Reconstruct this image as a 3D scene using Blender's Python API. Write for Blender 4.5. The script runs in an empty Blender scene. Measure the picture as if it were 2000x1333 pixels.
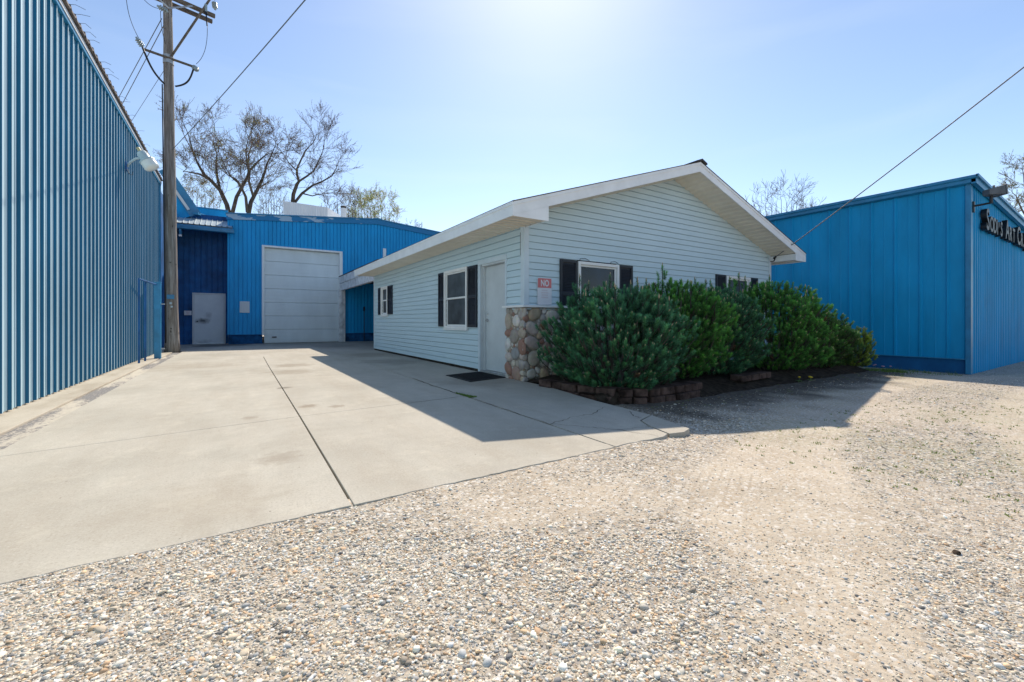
import bpy, math, random
import numpy as np
from mathutils import Vector, Matrix
R = math.radians
random.seed(7); rng = np.random.default_rng(7)
S = bpy.context.scene
C = S.collection

# ---------------------------------------------------------------- camera, sky, sun, exposure
cd = bpy.data.cameras.new('camera'); cam = bpy.data.objects.new('camera', cd); C.objects.link(cam)
cam.location = (0, 0, 1.0); cam.rotation_euler = (R(90), 0, R(-32.63))
cd.sensor_width = 36; cd.lens = 15.04; cd.shift_y = -0.0192; cd.clip_start = 0.05; cd.clip_end = 1500
S.camera = cam
SUN = Vector((0.431, 0.552, 0.714)).normalized()
W = bpy.data.worlds.new('World'); S.world = W; W.use_nodes = True
nt = W.node_tree; bgn = nt.nodes['Background']; sk = nt.nodes.new('ShaderNodeTexSky')
sk.sky_type = 'NISHITA'; sk.sun_disc = False
sk.sun_elevation = math.asin(SUN.z); sk.sun_rotation = math.atan2(SUN.x, SUN.y)
sk.air_density = 1.0; sk.dust_density = 0.3; sk.ozone_density = 1.6; sk.altitude = 200
tcw = nt.nodes.new('ShaderNodeTexCoord'); mpw = nt.nodes.new('ShaderNodeMapping'); mpw.inputs['Scale'].default_value = (1.2, 2.0, 9.0); mpw.inputs['Rotation'].default_value = (0.25, 0.2, 0.6)
nzw = nt.nodes.new('ShaderNodeTexNoise'); nzw.inputs['Scale'].default_value = 1.3; nzw.inputs['Detail'].default_value = 7; nzw.inputs['Distortion'].default_value = 0.5
rpw = nt.nodes.new('ShaderNodeValToRGB'); rpw.color_ramp.elements[0].position = 0.50; rpw.color_ramp.elements[0].color = (0, 0, 0, 1); rpw.color_ramp.elements[1].position = 0.85; rpw.color_ramp.elements[1].color = (0.13, 0.13, 0.13, 1)
mlw = nt.nodes.new('ShaderNodeMix'); mlw.data_type = 'RGBA'; mlw.blend_type = 'MULTIPLY'; mlw.inputs[0].default_value = 1; mlw.inputs[7].default_value = (1.0, 0.972, 0.955, 1)
cdw = nt.nodes.new('ShaderNodeMix'); cdw.data_type = 'RGBA'; cdw.inputs[7].default_value = (5.4, 5.8, 6.3, 1)
nt.links.new(tcw.outputs['Generated'], mpw.inputs[0]); nt.links.new(mpw.outputs[0], nzw.inputs['Vector']); nt.links.new(nzw.outputs['Fac'], rpw.inputs[0]); nt.links.new(sk.outputs[0], mlw.inputs[6])
nt.links.new(rpw.outputs[0], cdw.inputs[0]); nt.links.new(mlw.outputs[2], cdw.inputs[6]); nt.links.new(cdw.outputs[2], bgn.inputs[0]); bgn.inputs[1].default_value = 0.124
sd = bpy.data.lights.new('sun', 'SUN'); sd.energy = 3.9; sd.angle = R(0.55); sd.color = (1.0, 0.88, 0.72)
so = bpy.data.objects.new('sun', sd); C.objects.link(so); so.rotation_euler = SUN.to_track_quat('Z', 'Y').to_euler(); so.location = (0, 0, 30)
S.view_settings.view_transform = 'Standard'; S.view_settings.look = 'None'; S.view_settings.gamma = 1
S.view_settings.exposure = 0.62
S.cycles.max_bounces = 8

# ---------------------------------------------------------------- materials
def nn(t, typ, **kw):
    n = t.nodes.new(typ)
    for k, v in kw.items():
        if k.startswith('i_'):
            n.inputs[int(k[2:])].default_value = v
        else: setattr(n, k, v)
    return n
def ramp(t, fac, stops, interp='LINEAR'):
    r = t.nodes.new('ShaderNodeValToRGB'); r.color_ramp.interpolation = interp
    e = r.color_ramp.elements
    while len(e) < len(stops): e.new(0.5)
    for i, (p, c) in enumerate(stops):
        e[i].position = p; e[i].color = (c[0], c[1], c[2], 1) if len(c) == 3 else c
    t.links.new(fac, r.inputs[0]); return r.outputs[0]
def noise(t, co, scale, detail=4, rough=0.55, dist=0.0):
    n = t.nodes.new('ShaderNodeTexNoise'); n.inputs['Scale'].default_value = scale; n.inputs['Detail'].default_value = detail
    n.inputs['Roughness'].default_value = rough; n.inputs['Distortion'].default_value = dist
    t.links.new(co, n.inputs['Vector']); return n.outputs['Fac']
def mixc(t, fac, a, b, typ='MIX'):
    m = t.nodes.new('ShaderNodeMix'); m.data_type = 'RGBA'; m.blend_type = typ; m.clamp_factor = True
    for s, v in ((m.inputs[0], fac), (m.inputs[6], a), (m.inputs[7], b)):
        if isinstance(v, (int, float)): s.default_value = v
        elif isinstance(v, tuple): s.default_value = (*v[:3], 1)
        else: t.links.new(v, s)
    return m.outputs[2]
def math_(t, op, a, b=0.0, c=None):
    m = t.nodes.new('ShaderNodeMath'); m.operation = op
    for s, v in zip(m.inputs, (a, b, c)):
        if v is None: continue
        if isinstance(v, (int, float)): s.default_value = v
        else: t.links.new(v, s)
    return m.outputs[0]
def stretch(t, co, sx, sy, sz):
    m = t.nodes.new('ShaderNodeMapping'); m.inputs['Scale'].default_value = (sx, sy, sz); t.links.new(co, m.inputs[0]); return m.outputs[0]
def base_mat(name, rough=0.6, spec=0.5):
    m = bpy.data.materials.new(name); m.use_nodes = True; t = m.node_tree
    b = t.nodes['Principled BSDF']; b.inputs['Roughness'].default_value = rough; b.inputs['Specular IOR Level'].default_value = spec
    tc = t.nodes.new('ShaderNodeTexCoord'); return m, t, b, tc.outputs['Object']
def bump(t, b, h, strength=0.3, dist=0.01):
    n = t.nodes.new('ShaderNodeBump'); n.inputs['Strength'].default_value = strength; n.inputs['Distance'].default_value = dist
    t.links.new(h, n.inputs['Height']); t.links.new(n.outputs[0], b.inputs['Normal'])
def simple(name, col, rough=0.6, spec=0.5, var=0.12, scale=3.0, metal=0.0, bmp=0.0, bscale=40.0, streak=None):
    m, t, b, co = base_mat(name, rough, spec); b.inputs['Metallic'].default_value = metal
    v = stretch(t, co, *streak) if streak else co
    f = noise(t, v, scale, 6, 0.6)
    dark = tuple(c*(1-var*1.6) for c in col); lite = tuple(min(1, c*(1+var)) for c in col)
    t.links.new(ramp(t, f, [(0.3, dark), (0.7, lite)]), b.inputs['Base Color'])
    if bmp: bump(t, b, noise(t, v, bscale, 4), bmp, 0.005)
    return m
M = {}
def blue_metal(name, col, rough, spec, fade, fadecol, coat=0.0, dents=0.35):
    m, t, b, co = base_mat(name, rough, spec)
    f = noise(t, stretch(t, co, 1.2, 1.2, 0.35), 1.6, 6, 0.6)
    c0 = ramp(t, f, [(0.25, tuple(c*0.8 for c in col)), (0.75, tuple(c*1.15 for c in col))])
    f2 = noise(t, stretch(t, co, 9, 9, 0.6), 1.3, 10, 0.75)
    c1 = mixc(t, ramp(t, f2, [(0.5, (0, 0, 0)), (0.82, (fade,)*3)]), c0, fadecol)
    f3 = noise(t, co, 45, 2, 0.5)
    c2 = mixc(t, ramp(t, f3, [(0.74, (0, 0, 0)), (0.8, (0.6,)*3)]), c1, (0.05, 0.06, 0.07))
    t.links.new(c2, b.inputs['Base Color'])
    t.links.new(ramp(t, f2, [(0.2, (rough-0.08,)*3), (0.8, (rough+0.1,)*3)]), b.inputs['Roughness'])
    if coat:
        b.inputs['Coat Weight'].default_value = coat; b.inputs['Coat Roughness'].default_value = rough
    bump(t, b, noise(t, stretch(t, co, 3, 3, 1.2), 1.4, 3), dents, 0.02)
    return m
M['blue_left'] = blue_metal('faded_blue_lit', (0.42, 0.60, 0.70), 0.55, 0.6, 0.35, (0.52, 0.66, 0.73), dents=0.03)  # pale copy of the wall blue, sun glare on the lit faces put into the colour
M['blue_shade'] = blue_metal('blue_shaded_flank', (0.004, 0.12, 0.24), 0.5, 0.3, 0.1, (0.02, 0.18, 0.32), dents=0.10)  # dark copy of the same blue, painting shade onto the rib flanks
M['blue_back'] = blue_metal('blue_back', (0.002, 0.33, 0.70), 0.5, 0.3, 0.25, (0.03, 0.32, 0.66))
M['blue_right'] = blue_metal('blue_right', (0.002, 0.31, 0.60), 0.45, 0.3, 0.25, (0.03, 0.33, 0.56))
M['blue_trim'] = simple('blue_trim', (0.02, 0.22, 0.42), 0.4, 0.6, 0.15, 4)
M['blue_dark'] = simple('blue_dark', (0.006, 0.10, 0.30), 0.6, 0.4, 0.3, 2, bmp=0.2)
M['white_trim'] = simple('white_trim', (0.84, 0.84, 0.83), 0.45, 0.5, 0.05, 5, streak=(1, 1, 0.4))
M['fascia'] = simple('fascia', (0.86, 0.86, 0.85), 0.45, 0.5, 0.06, 3)
M['soffit'] = simple('soffit', (0.82, 0.75, 0.63), 0.55, 0.4, 0.06, 3)
M['wood_white'] = simple('wood_white', (0.76, 0.77, 0.78), 0.7, 0.3, 0.2, 4, bmp=0.3, streak=(1, 1, 1))
M['door_grey'] = simple('door_grey', (0.58, 0.62, 0.64), 0.5, 0.5, 0.06, 2.5)
M['garage'] = simple('garage', (0.74, 0.79, 0.80), 0.5, 0.4, 0.07, 1.2, bmp=0.05, bscale=60, streak=(1, 1, 0.4))
M['shutter'] = simple('shutter', (0.012, 0.016, 0.026), 0.5, 0.5, 0.1, 8)
M['black'] = simple('black', (0.012, 0.012, 0.014), 0.5, 0.5, 0.2, 8)
M['rubber'] = simple('rubber', (0.015, 0.016, 0.02), 0.75, 0.4, 0.3, 20, bmp=0.5, bscale=160)
M['dark_inside'] = simple('dark_inside', (0.03, 0.03, 0.035), 0.9, 0.1, 0.1)
M['galv'] = simple('galv', (0.42, 0.44, 0.45), 0.45, 0.5, 0.15, 10, metal=0.5)
M['lamp_grey'] = simple('lamp_grey', (0.40, 0.50, 0.55), 0.4, 0.5, 0.1, 10)
M['white_metal'] = simple('white_metal', (0.66, 0.68, 0.70), 0.5, 0.4, 0.06, 2, streak=(2, 2, 0.5))
M['chrome'] = simple('chrome', (0.6, 0.6, 0.6), 0.2, 0.5, 0.05, metal=1.0)
M['sign_white'] = simple('sign_white', (0.72, 0.72, 0.76), 0.4, 0.5, 0.03)
M['sign_red'] = simple('sign_red', (0.62, 0.16, 0.17), 0.4, 0.5, 0.08)
M['sign_fade'] = simple('sign_fade', (0.66, 0.60, 0.64), 0.5, 0.3, 0.03)
M['sign_blue'] = simple('sign_blue', (0.05, 0.20, 0.36), 0.5, 0.4, 0.1)
M['lettering'] = simple('lettering', (0.012, 0.013, 0.016), 0.42, 0.45, 0.2)
M['cable'] = simple('cable', (0.02, 0.02, 0.022), 0.6, 0.4, 0.1)
M['steel_wire'] = simple('steel_wire', (0.16, 0.17, 0.18), 0.5, 0.5, 0.1)
M['porcelain'] = simple('porcelain', (0.30, 0.38, 0.40), 0.25, 0.6, 0.2, 30)
M['timber'] = simple('timber', (0.17, 0.14, 0.11), 0.85, 0.2, 0.35, 4, bmp=0.6, bscale=20, streak=(1, 8, 8))
def pole_mat():
    m, t, b, co = base_mat('pole_wood', 0.85, 0.2)
    v = stretch(t, co, 14, 14, 0.7)
    f = noise(t, v, 1.6, 8, 0.7)
    c = ramp(t, f, [(0.25, (0.045, 0.038, 0.032)), (0.45, (0.20, 0.18, 0.16)), (0.6, (0.33, 0.31, 0.29)), (0.85, (0.48, 0.46, 0.43))])
    f2 = noise(t, stretch(t, co, 3, 3, 0.5), 1.2, 3)
    c = mixc(t, ramp(t, f2, [(0.45, (0, 0, 0)), (0.75, (0.25,)*3)]), c, (0.24, 0.15, 0.09))
    f3 = noise(t, stretch(t, co, 4, 4, 2.2), 2.0, 2)
    c = mixc(t, ramp(t, f3, [(0.70, (0, 0, 0)), (0.76, (0.8,)*3)]), c, (0.03, 0.022, 0.018))
    t.links.new(c, b.inputs['Base Color']); bump(t, b, f, 0.9, 0.02); return m
M['pole_wood'] = pole_mat()
def siding_mat():
    m, t, b, co = base_mat('siding', 0.5, 0.35)
    f = noise(t, stretch(t, co, 1, 1, 3), 1.1, 5)
    c = ramp(t, f, [(0.3, (0.52, 0.655, 0.72)), (0.7, (0.57, 0.705, 0.77))])
    f2 = noise(t, stretch(t, co, 0.5, 0.5, 40), 2, 4)
    c = mixc(t, ramp(t, f2, [(0.5, (0, 0, 0)), (0.85, (0.2,)*3)]), c, (0.45, 0.55, 0.56))
    t.links.new(c, b.inputs['Base Color']); bump(t, b, noise(t, stretch(t, co, 1.0, 1.0, 8), 3, 4), 0.12, 0.01); return m
M['siding'] = siding_mat()
M['trim_blue'] = simple('trim_blue', (0.60, 0.69, 0.75), 0.5, 0.4, 0.05, 3)
def glass_mat(name, col, rough=0.06):
    m, t, b, co = base_mat(name, rough, 0.45); f = noise(t, co, 1.6, 3)
    t.links.new(ramp(t, f, [(0.35, tuple(c*0.4 for c in col)), (0.7, tuple(c*1.8 for c in col))]), b.inputs['Base Color'])
    bump(t, b, noise(t, co, 1.3, 1), 0.05, 0.05); return m
M['glass'] = glass_mat('window_glass', (0.006, 0.014, 0.03), 0.04)
M['screen'] = glass_mat('window_screen', (0.055, 0.07, 0.085), 0.6)
M['lens'] = simple('lens', (0.75, 0.77, 0.74), 0.15, 0.6, 0.05)
def shingle_mat():
    m, t, b, co = base_mat('shingles', 0.9, 0.2)
    br = t.nodes.new('ShaderNodeTexBrick'); br.inputs['Scale'].default_value = 1; br.inputs['Brick Width'].default_value = 0.3; br.inputs['Row Height'].default_value = 0.14
    br.inputs['Color1'].default_value = (0.05, 0.05, 0.055, 1); br.inputs['Color2'].default_value = (0.09, 0.085, 0.085, 1); br.inputs['Mortar'].default_value = (0.02, 0.02, 0.02, 1)
    br.inputs['Mortar Size'].default_value = 0.006
    mp = t.nodes.new('ShaderNodeMapping'); mp.inputs['Rotation'].default_value = (0, 0, R(90)); t.links.new(co, mp.inputs[0]); t.links.new(mp.outputs[0], br.inputs[0])
    t.links.new(mixc(t, 0.5, br.outputs[0], ramp(t, noise(t, co, 80, 2), [(0.3, (0.02,)*3), (0.7, (0.12,)*3)])), b.inputs['Base Color']); return m
M['shingle'] = shingle_mat()
def vcol_mat(name, rough=0.8, spec=0.3, attr='col', trans=0.0, nz=0.0, nscale=60):
    m, t, b, co = base_mat(name, rough, spec)
    a = t.nodes.new('ShaderNodeAttribute'); a.attribute_name = attr; c = a.outputs['Color']
    if nz: c = mixc(t, ramp(t, noise(t, co, nscale, 4), [(0.35, (0, 0, 0)), (0.7, (nz,)*3)]), c, (0.10, 0.08, 0.07))
    t.links.new(c, b.inputs['Base Color'])
    if trans:
        b2 = t.nodes.new('ShaderNodeBsdfTranslucent'); mx = t.nodes.new('ShaderNodeMixShader'); mx.inputs[0].default_value = trans
        t.links.new(c, b2.inputs[0]); t.links.new(b.outputs[0], mx.inputs[1]); t.links.new(b2.outputs[0], mx.inputs[2])
        t.links.new(mx.outputs[0], t.nodes['Material Output'].inputs[0])
    return m
M['pebble'] = vcol_mat('pebble', 0.75, 0.35)
M['cobble'] = vcol_mat('cobble', 0.6, 0.4, nz=0.35, nscale=14)
M['needle'] = vcol_mat('needle', 0.5, 0.35, trans=0.15)
M['leafy'] = vcol_mat('leafy', 0.6, 0.3, trans=0.35)
M['bark'] = simple('bark', (0.10, 0.085, 0.072), 0.9, 0.2, 0.35, 3)
M['twig'] = simple('twig', (0.13, 0.11, 0.105), 0.9, 0.2, 0.3, 3)
M['mortar'] = simple('mortar', (0.34, 0.30, 0.25), 0.95, 0.1, 0.25, 25, bmp=0.6, bscale=60)
M['block'] = simple('block', (0.10, 0.065, 0.055), 0.95, 0.1, 0.5, 6, bmp=0.8, bscale=45)
M['soil'] = simple('soil', (0.045, 0.034, 0.026), 0.95, 0.1, 0.5, 12, bmp=0.8, bscale=30)

def concrete_mat():
    m, t, b, co = base_mat('concrete', 0.85, 0.25)
    f = noise(t, co, 0.55, 8, 0.62)
    c = ramp(t, f, [(0.28, (0.335, 0.315, 0.27)), (0.5, (0.46, 0.435, 0.38)), (0.72, (0.52, 0.49, 0.43))])
    # streaky traffic wear along the drive
    f2 = noise(t, stretch(t, co, 1.6, 0.35, 1), 1.6, 7, 0.7)
    c = mixc(t, ramp(t, f2, [(0.42, (0, 0, 0)), (0.72, (0.6,)*3)]), c, (0.36, 0.315, 0.255))
    f3 = noise(t, co, 170, 3, 0.7)
    c = mixc(t, ramp(t, f3, [(0.3, (0.35,)*3), (0.62, (0, 0, 0))]), c, (0.30, 0.27, 0.23))
    f4 = noise(t, co, 22, 4, 0.75)
    c = mixc(t, ramp(t, f4, [(0.60, (0, 0, 0)), (0.74, (0.5,)*3)]), c, (0.28, 0.25, 0.20))
    c = mixc(t, ramp(t, noise(t, co, 75, 4, 0.8), [(0.34, (0.6,)*3), (0.5, (0, 0, 0))]), c, (0.27, 0.245, 0.205))
    c = mixc(t, ramp(t, noise(t, co, 65, 4, 0.8), [(0.55, (0, 0, 0)), (0.7, (0.5,)*3)]), c, (0.62, 0.59, 0.53))
    f5 = noise(t, stretch(t, co, 1.0, 0.8, 1), 5.5, 9, 0.8)
    c = mixc(t, ramp(t, f5, [(0.30, (0.55,)*3), (0.50, (0, 0, 0))]), c, (0.345, 0.325, 0.28))
    c = mixc(t, ramp(t, noise(t, co, 2.3, 10, 0.85), [(0.52, (0, 0, 0)), (0.72, (0.5,)*3)]), c, (0.60, 0.56, 0.47))
    v9 = t.nodes.new('ShaderNodeTexVoronoi'); v9.inputs['Scale'].default_value = 6.0; v9.inputs['Randomness'].default_value = 1.0; t.links.new(co, v9.inputs['Vector'])
    c = mixc(t, ramp(t, math_(t, 'ADD', v9.outputs['Distance'], math_(t, 'MULTIPLY', noise(t, co, 40, 3), 0.06)), [(0.055, (0.8,)*3), (0.075, (0, 0, 0))]), c, (0.14, 0.12, 0.10))
    # spots of oil and damp, soft-edged
    for (x, y, r, k, cl) in ((1.0, 10.9, 0.55, 0.5, (0.22, 0.18, 0.13)), (0.95, 9.5, 0.62, 0.45, (0.22, 0.18, 0.13)), (0.70, 5.55, 0.14, 0.6, (0.2, 0.15, 0.1)),
                          (0.98, 5.36, 0.12, 0.5, (0.2, 0.15, 0.1)), (0.58, 7.27, 0.13, 0.7, (0.12, 0.10, 0.08)), (0.25, 3.55, 0.2, 0.4, (0.2, 0.16, 0.12)), (0.1, 5.2, 0.1, 0.4, (0.2, 0.16, 0.12)),
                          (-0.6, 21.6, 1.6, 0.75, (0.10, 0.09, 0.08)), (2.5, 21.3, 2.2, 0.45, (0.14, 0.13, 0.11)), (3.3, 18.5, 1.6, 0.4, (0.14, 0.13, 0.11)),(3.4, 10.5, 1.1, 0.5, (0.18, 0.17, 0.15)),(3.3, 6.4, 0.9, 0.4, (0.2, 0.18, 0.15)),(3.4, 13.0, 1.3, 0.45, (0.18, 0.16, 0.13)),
                          (-1.0, 12.0, 1.3, 0.35, (0.24, 0.20, 0.15)), (-0.2, 2.9, 0.5, 0.3, (0.3, 0.25, 0.19))):
        g = t.nodes.new('ShaderNodeVectorMath'); g.operation = 'DISTANCE'; g.inputs[1].default_value = (x, y, 0); t.links.new(co, g.inputs[0])
        d = math_(t, 'ADD', g.outputs['Value'], math_(t, 'MULTIPLY', math_(t, 'SUBTRACT', noise(t, co, 2.2/r, 5), 0.5), 1.5*r))
        c = mixc(t, ramp(t, math_(t, 'DIVIDE', d, r), [(0.35, (k,)*3), (0.95, (0, 0, 0))]), c, cl)
    t.links.new(c, b.inputs['Base Color']); bump(t, b, f3, 0.25, 0.004); return m
M['concrete'] = concrete_mat()
def concrete_side():
    m, t, b, co = base_mat('worn_concrete', 0.9, 0.2)
    f = noise(t, stretch(t, co, 2.5, 0.8, 1), 1.2, 7, 0.65)
    c = ramp(t, f, [(0.3, (0.33, 0.29, 0.23)), (0.55, (0.46, 0.42, 0.35)), (0.8, (0.54, 0.50, 0.43))])
    c = mixc(t, ramp(t, noise(t, co, 130, 3, 0.7), [(0.3, (0.4,)*3), (0.6, (0, 0, 0))]), c, (0.25, 0.21, 0.17))
    t.links.new(c, b.inputs['Base Color']); bump(t, b, noise(t, co, 60, 5), 0.35, 0.006); return m
M['worn'] = concrete_side()
def strip_mat():
    m, t, b, co = base_mat('strip_patch', 0.9, 0.2)
    f = noise(t, stretch(t, co, 2.2, 0.5, 1), 1.5, 4, 0.6, 0.3)
    f2 = noise(t, stretch(t, co, 1, 0.55, 1), 30, 8, 0.75)
    ff = math_(t, 'ADD', math_(t, 'MULTIPLY', f, 0.8), math_(t, 'MULTIPLY', f2, 0.62))
    c = ramp(t, ff, [(0.58, (0.50, 0.46, 0.38)), (0.68, (0.44, 0.40, 0.34)), (0.76, (0.16, 0.155, 0.16)), (0.95, (0.22, 0.22, 0.22))])
    c = mixc(t, ramp(t, noise(t, co, 70, 3, 0.7), [(0.52, (0, 0, 0)), (0.62, (0.55,)*3)]), c, (0.5, 0.47, 0.42))
    t.links.new(c, b.inputs['Base Color']); bump(t, b, f2, 0.7, 0.01); return m
M['strip'] = strip_mat()
M['crack'] = simple('crack', (0.05, 0.042, 0.034), 0.95, 0.1, 0.5, 15)
def ground_mat():
    m, t, b, co = base_mat('gravel_ground', 0.9, 0.2)
    def cells(sc):
        v = t.nodes.new('ShaderNodeTexVoronoi'); v.inputs['Scale'].default_value = sc; t.links.new(co, v.inputs['Vector'])
        s = t.nodes.new('ShaderNodeSeparateColor'); t.links.new(v.outputs['Color'], s.inputs[0]); return v, s.outputs[0]
    v1, r1 = cells(62); v2, r2 = cells(26)
    pal = [(0.0, (0.13, 0.12, 0.11)), (0.14, (0.30, 0.29, 0.285)), (0.28, (0.44, 0.39, 0.32)), (0.5, (0.52, 0.46, 0.38)), (0.66, (0.40, 0.31, 0.22)), (0.76, (0.58, 0.54, 0.48)), (0.9, (0.70, 0.68, 0.65))]
    c1 = ramp(t, r1, pal, 'CONSTANT'); c2 = ramp(t, r2, pal, 'CONSTANT')
    peb = mixc(t, ramp(t, noise(t, co, 7, 3), [(0.45, (0, 0, 0)), (0.62, (0.6,)*3)]), c1, c2)
    edge = ramp(t, v1.outputs['Distance'], [(0.35, (0, 0, 0)), (0.75, (0.55,)*3)])
    peb = mixc(t, edge, peb, (0.34, 0.28, 0.21))
    dn = noise(t, co, 1.7, 8, 0.65)
    dirt = ramp(t, dn, [(0.3, (0.41, 0.345, 0.27)), (0.55, (0.52, 0.45, 0.36)), (0.8, (0.60, 0.53, 0.43))])
    dirt = mixc(t, ramp(t, r1, [(0.62, (0, 0, 0)), (0.72, (0.55,)*3)], 'LINEAR'), dirt, c1)
    a = t.nodes.new('ShaderNodeAttribute'); a.attribute_name = 'dirt'
    fd = math_(t, 'ADD', a.outputs['Fac'], math_(t, 'MULTIPLY', math_(t, 'SUBTRACT', noise(t, co, 9, 6, 0.7), 0.5), 1.1))
    tr = nn(t, 'ShaderNodeTexWave'); tr.wave_type = 'RINGS'; tr.rings_direction = 'Z'; tr.inputs['Scale'].default_value = 5.5; tr.inputs['Distortion'].default_value = 0.5; mt_ = nn(t, 'ShaderNodeMapping'); mt_.inputs['Location'].default_value = (-9.0, 12.0, 0); t.links.new(co, mt_.inputs[0]); t.links.new(mt_.outputs[0], tr.inputs[0])
    dirt = mixc(t, ramp(t, tr.outputs['Fac'], [(0.02, (1,)*3), (0.25, (0, 0, 0))]), dirt, mixc(t, ramp(t, noise(t, co, 0.9, 4), [(0.48, (0, 0, 0)), (0.62, (0.3,)*3)]), dirt, (0.28, 0.225, 0.17)))
    c = mixc(t, ramp(t, fd, [(0.3, (0, 0, 0)), (0.9, (0.88,)*3)]), peb, dirt)
    g = t.nodes.new('ShaderNodeAttribute'); g.attribute_name = 'weed'
    c = mixc(t, math_(t, 'MULTIPLY', g.outputs['Fac'], ramp(t, noise(t, co, 30, 4, 0.7), [(0.45, (0, 0, 0)), (0.65, (0.75,)*3)])), c, (0.17, 0.20, 0.07))
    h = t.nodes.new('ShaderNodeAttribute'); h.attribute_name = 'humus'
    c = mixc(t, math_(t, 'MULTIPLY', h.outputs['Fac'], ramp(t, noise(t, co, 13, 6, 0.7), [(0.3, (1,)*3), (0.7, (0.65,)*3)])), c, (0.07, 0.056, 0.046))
    t.links.new(c, b.inputs['Base Color'])
    hh = math_(t, 'ADD', math_(t, 'MULTIPLY', math_(t, 'SUBTRACT', 1.0, v1.outputs['Distance']), 0.6), noise(t, co, 55, 5, 0.7))
    bump(t, b, hh, 0.6, 0.008); return m
M['ground'] = ground_mat()

# ---------------------------------------------------------------- mesh helpers
def tag(o, label=None, cat=None, group=None, kind=None):
    if label: o['label'] = label
    if cat: o['category'] = cat
    if group: o['group'] = group
    if kind: o['kind'] = kind
    return o
def thing(name, label, cat, loc=(0, 0, 0), group=None):
    o = bpy.data.objects.new(name, None); C.objects.link(o); o.location = loc; o.empty_display_size = 0.2
    return tag(o, label, cat, group)
class MB:
    def __init__(s): s.v = []; s.f = []; s.m = []; s.sm = False
    def quad(s, a, b, c, d, m=0):
        n = len(s.v); s.v += [tuple(a), tuple(b), tuple(c), tuple(d)]; s.f.append((n, n+1, n+2, n+3)); s.m.append(m)
    def tri(s, a, b, c, m=0):
        n = len(s.v); s.v += [tuple(a), tuple(b), tuple(c)]; s.f.append((n, n+1, n+2)); s.m.append(m)
    def box(s, x0, x1, y0, y1, z0, z1, m=0):
        s.prism([(x0, y0), (x1, y0), (x1, y1), (x0, y1)], z0, z1, m)
    def prism(s, poly, z0, z1, m=0, ax='z'):
        def mk(p, h):
            if ax == 'z': return (p[0], p[1], h)
            if ax == 'y': return (p[0], h, p[1])      # poly in x,z extruded along y
            return (h, p[0], p[1])                    # poly in y,z extruded along x
        n = len(s.v); k = len(poly)
        s.v += [mk(p, z0) for p in poly] + [mk(p, z1) for p in poly]
        s.f.append(tuple(range(n+k-1, n-1, -1))); s.f.append(tuple(range(n+k, n+2*k)))
        for i in range(k): j = (i+1) % k; s.f.append((n+i, n+j, n+k+j, n+k+i))
        s.m += [m]*(k+2)
    def tube(s, pts, rad, sides=8, m=0, cap=True):
        pts = [Vector(p) for p in pts]; rs = rad if isinstance(rad, (list, tuple)) else [rad]*len(pts)
        n0 = len(s.v); prev = None
        for i, p in enumerate(pts):
            d = (pts[min(i+1, len(pts)-1)] - pts[max(i-1, 0)]).normalized()
            u = d.orthogonal().normalized() if prev is None else (prev - d*prev.dot(d)).normalized()
            prev = u; w = d.cross(u)
            for k in range(sides):
                a = 2*math.pi*k/sides; q = p + (u*math.cos(a) + w*math.sin(a))*rs[i]; s.v.append(tuple(q))
        for i in range(len(pts)-1):
            for k in range(sides):
                a = n0+i*sides+k; b = n0+i*sides+(k+1) % sides; s.f.append((a, b, b+sides, a+sides)); s.m.append(m)
        if cap:
            s.f.append(tuple(range(n0+sides-1, n0-1, -1))); e = n0+(len(pts)-1)*sides; s.f.append(tuple(range(e, e+sides))); s.m += [m, m]
    def rod(s, a, b, w, h=None, m=0, up=(0, 0, 1)):
        h = h or w; a = Vector(a); b = Vector(b); d = (b-a).normalized(); u = Vector(up)
        if abs(d.dot(u)) > 0.98: u = Vector((1, 0, 0))
        x = d.cross(u).normalized()*w/2; y = x.cross(d).normalized()*h/2
        n = len(s.v)
        for p in (a, b): s.v += [tuple(p-x-y), tuple(p+x-y), tuple(p+x+y), tuple(p-x+y)]
        s.f += [(n, n+1, n+2, n+3)[::-1], (n+4, n+5, n+6, n+7)]
        for i in range(4): j = (i+1) % 4; s.f.append((n+i, n+j, n+4+j, n+4+i))
        s.m += [m]*6
    def lathe(s, c, prof, sides=16, axis=(0, 0, 1), m=0):
        c = Vector(c); ax = Vector(axis).normalized(); u = ax.orthogonal().normalized(); w = ax.cross(u); n0 = len(s.v)
        for (r, h) in prof:
            for k in range(sides):
                a = 2*math.pi*k/sides; s.v.append(tuple(c+ax*h+(u*math.cos(a)+w*math.sin(a))*r))
        for i in range(len(prof)-1):
            for k in range(sides):
                a = n0+i*sides+k; b = n0+i*sides+(k+1) % sides; s.f.append((a, b, b+sides, a+sides)); s.m.append(m)
        e = n0+(len(prof)-1)*sides
        s.f.append(tuple(range(n0+sides-1, n0-1, -1))); s.f.append(tuple(range(e, e+sides))); s.m += [m, m]
    def build(s, name, mats, parent=None, bevel=0.0, smooth=False, label=None):
        me = bpy.data.meshes.new(name); me.from_pydata(s.v, [], s.f)
        mats = mats if isinstance(mats, (list, tuple)) else [mats]
        for x in mats: me.materials.append(M[x] if isinstance(x, str) else x)
        if len(mats) > 1: me.polygons.foreach_set('material_index', s.m)
        if smooth: me.polygons.foreach_set('use_smooth', [True]*len(me.polygons))
        me.update(); o = bpy.data.objects.new(name, me); C.objects.link(o)
        if parent: o.parent = parent; o.matrix_parent_inverse = Matrix.Translation(-parent_world(parent))
        if bevel:
            b = o.modifiers.new('bevel', 'BEVEL'); b.width = bevel; b.segments = 2; b.limit_method = 'ANGLE'
        if label: o['label'] = label
        return o
def parent_world(o): return Vector(o.location) if o.type == 'EMPTY' else Vector((0, 0, 0))
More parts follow.
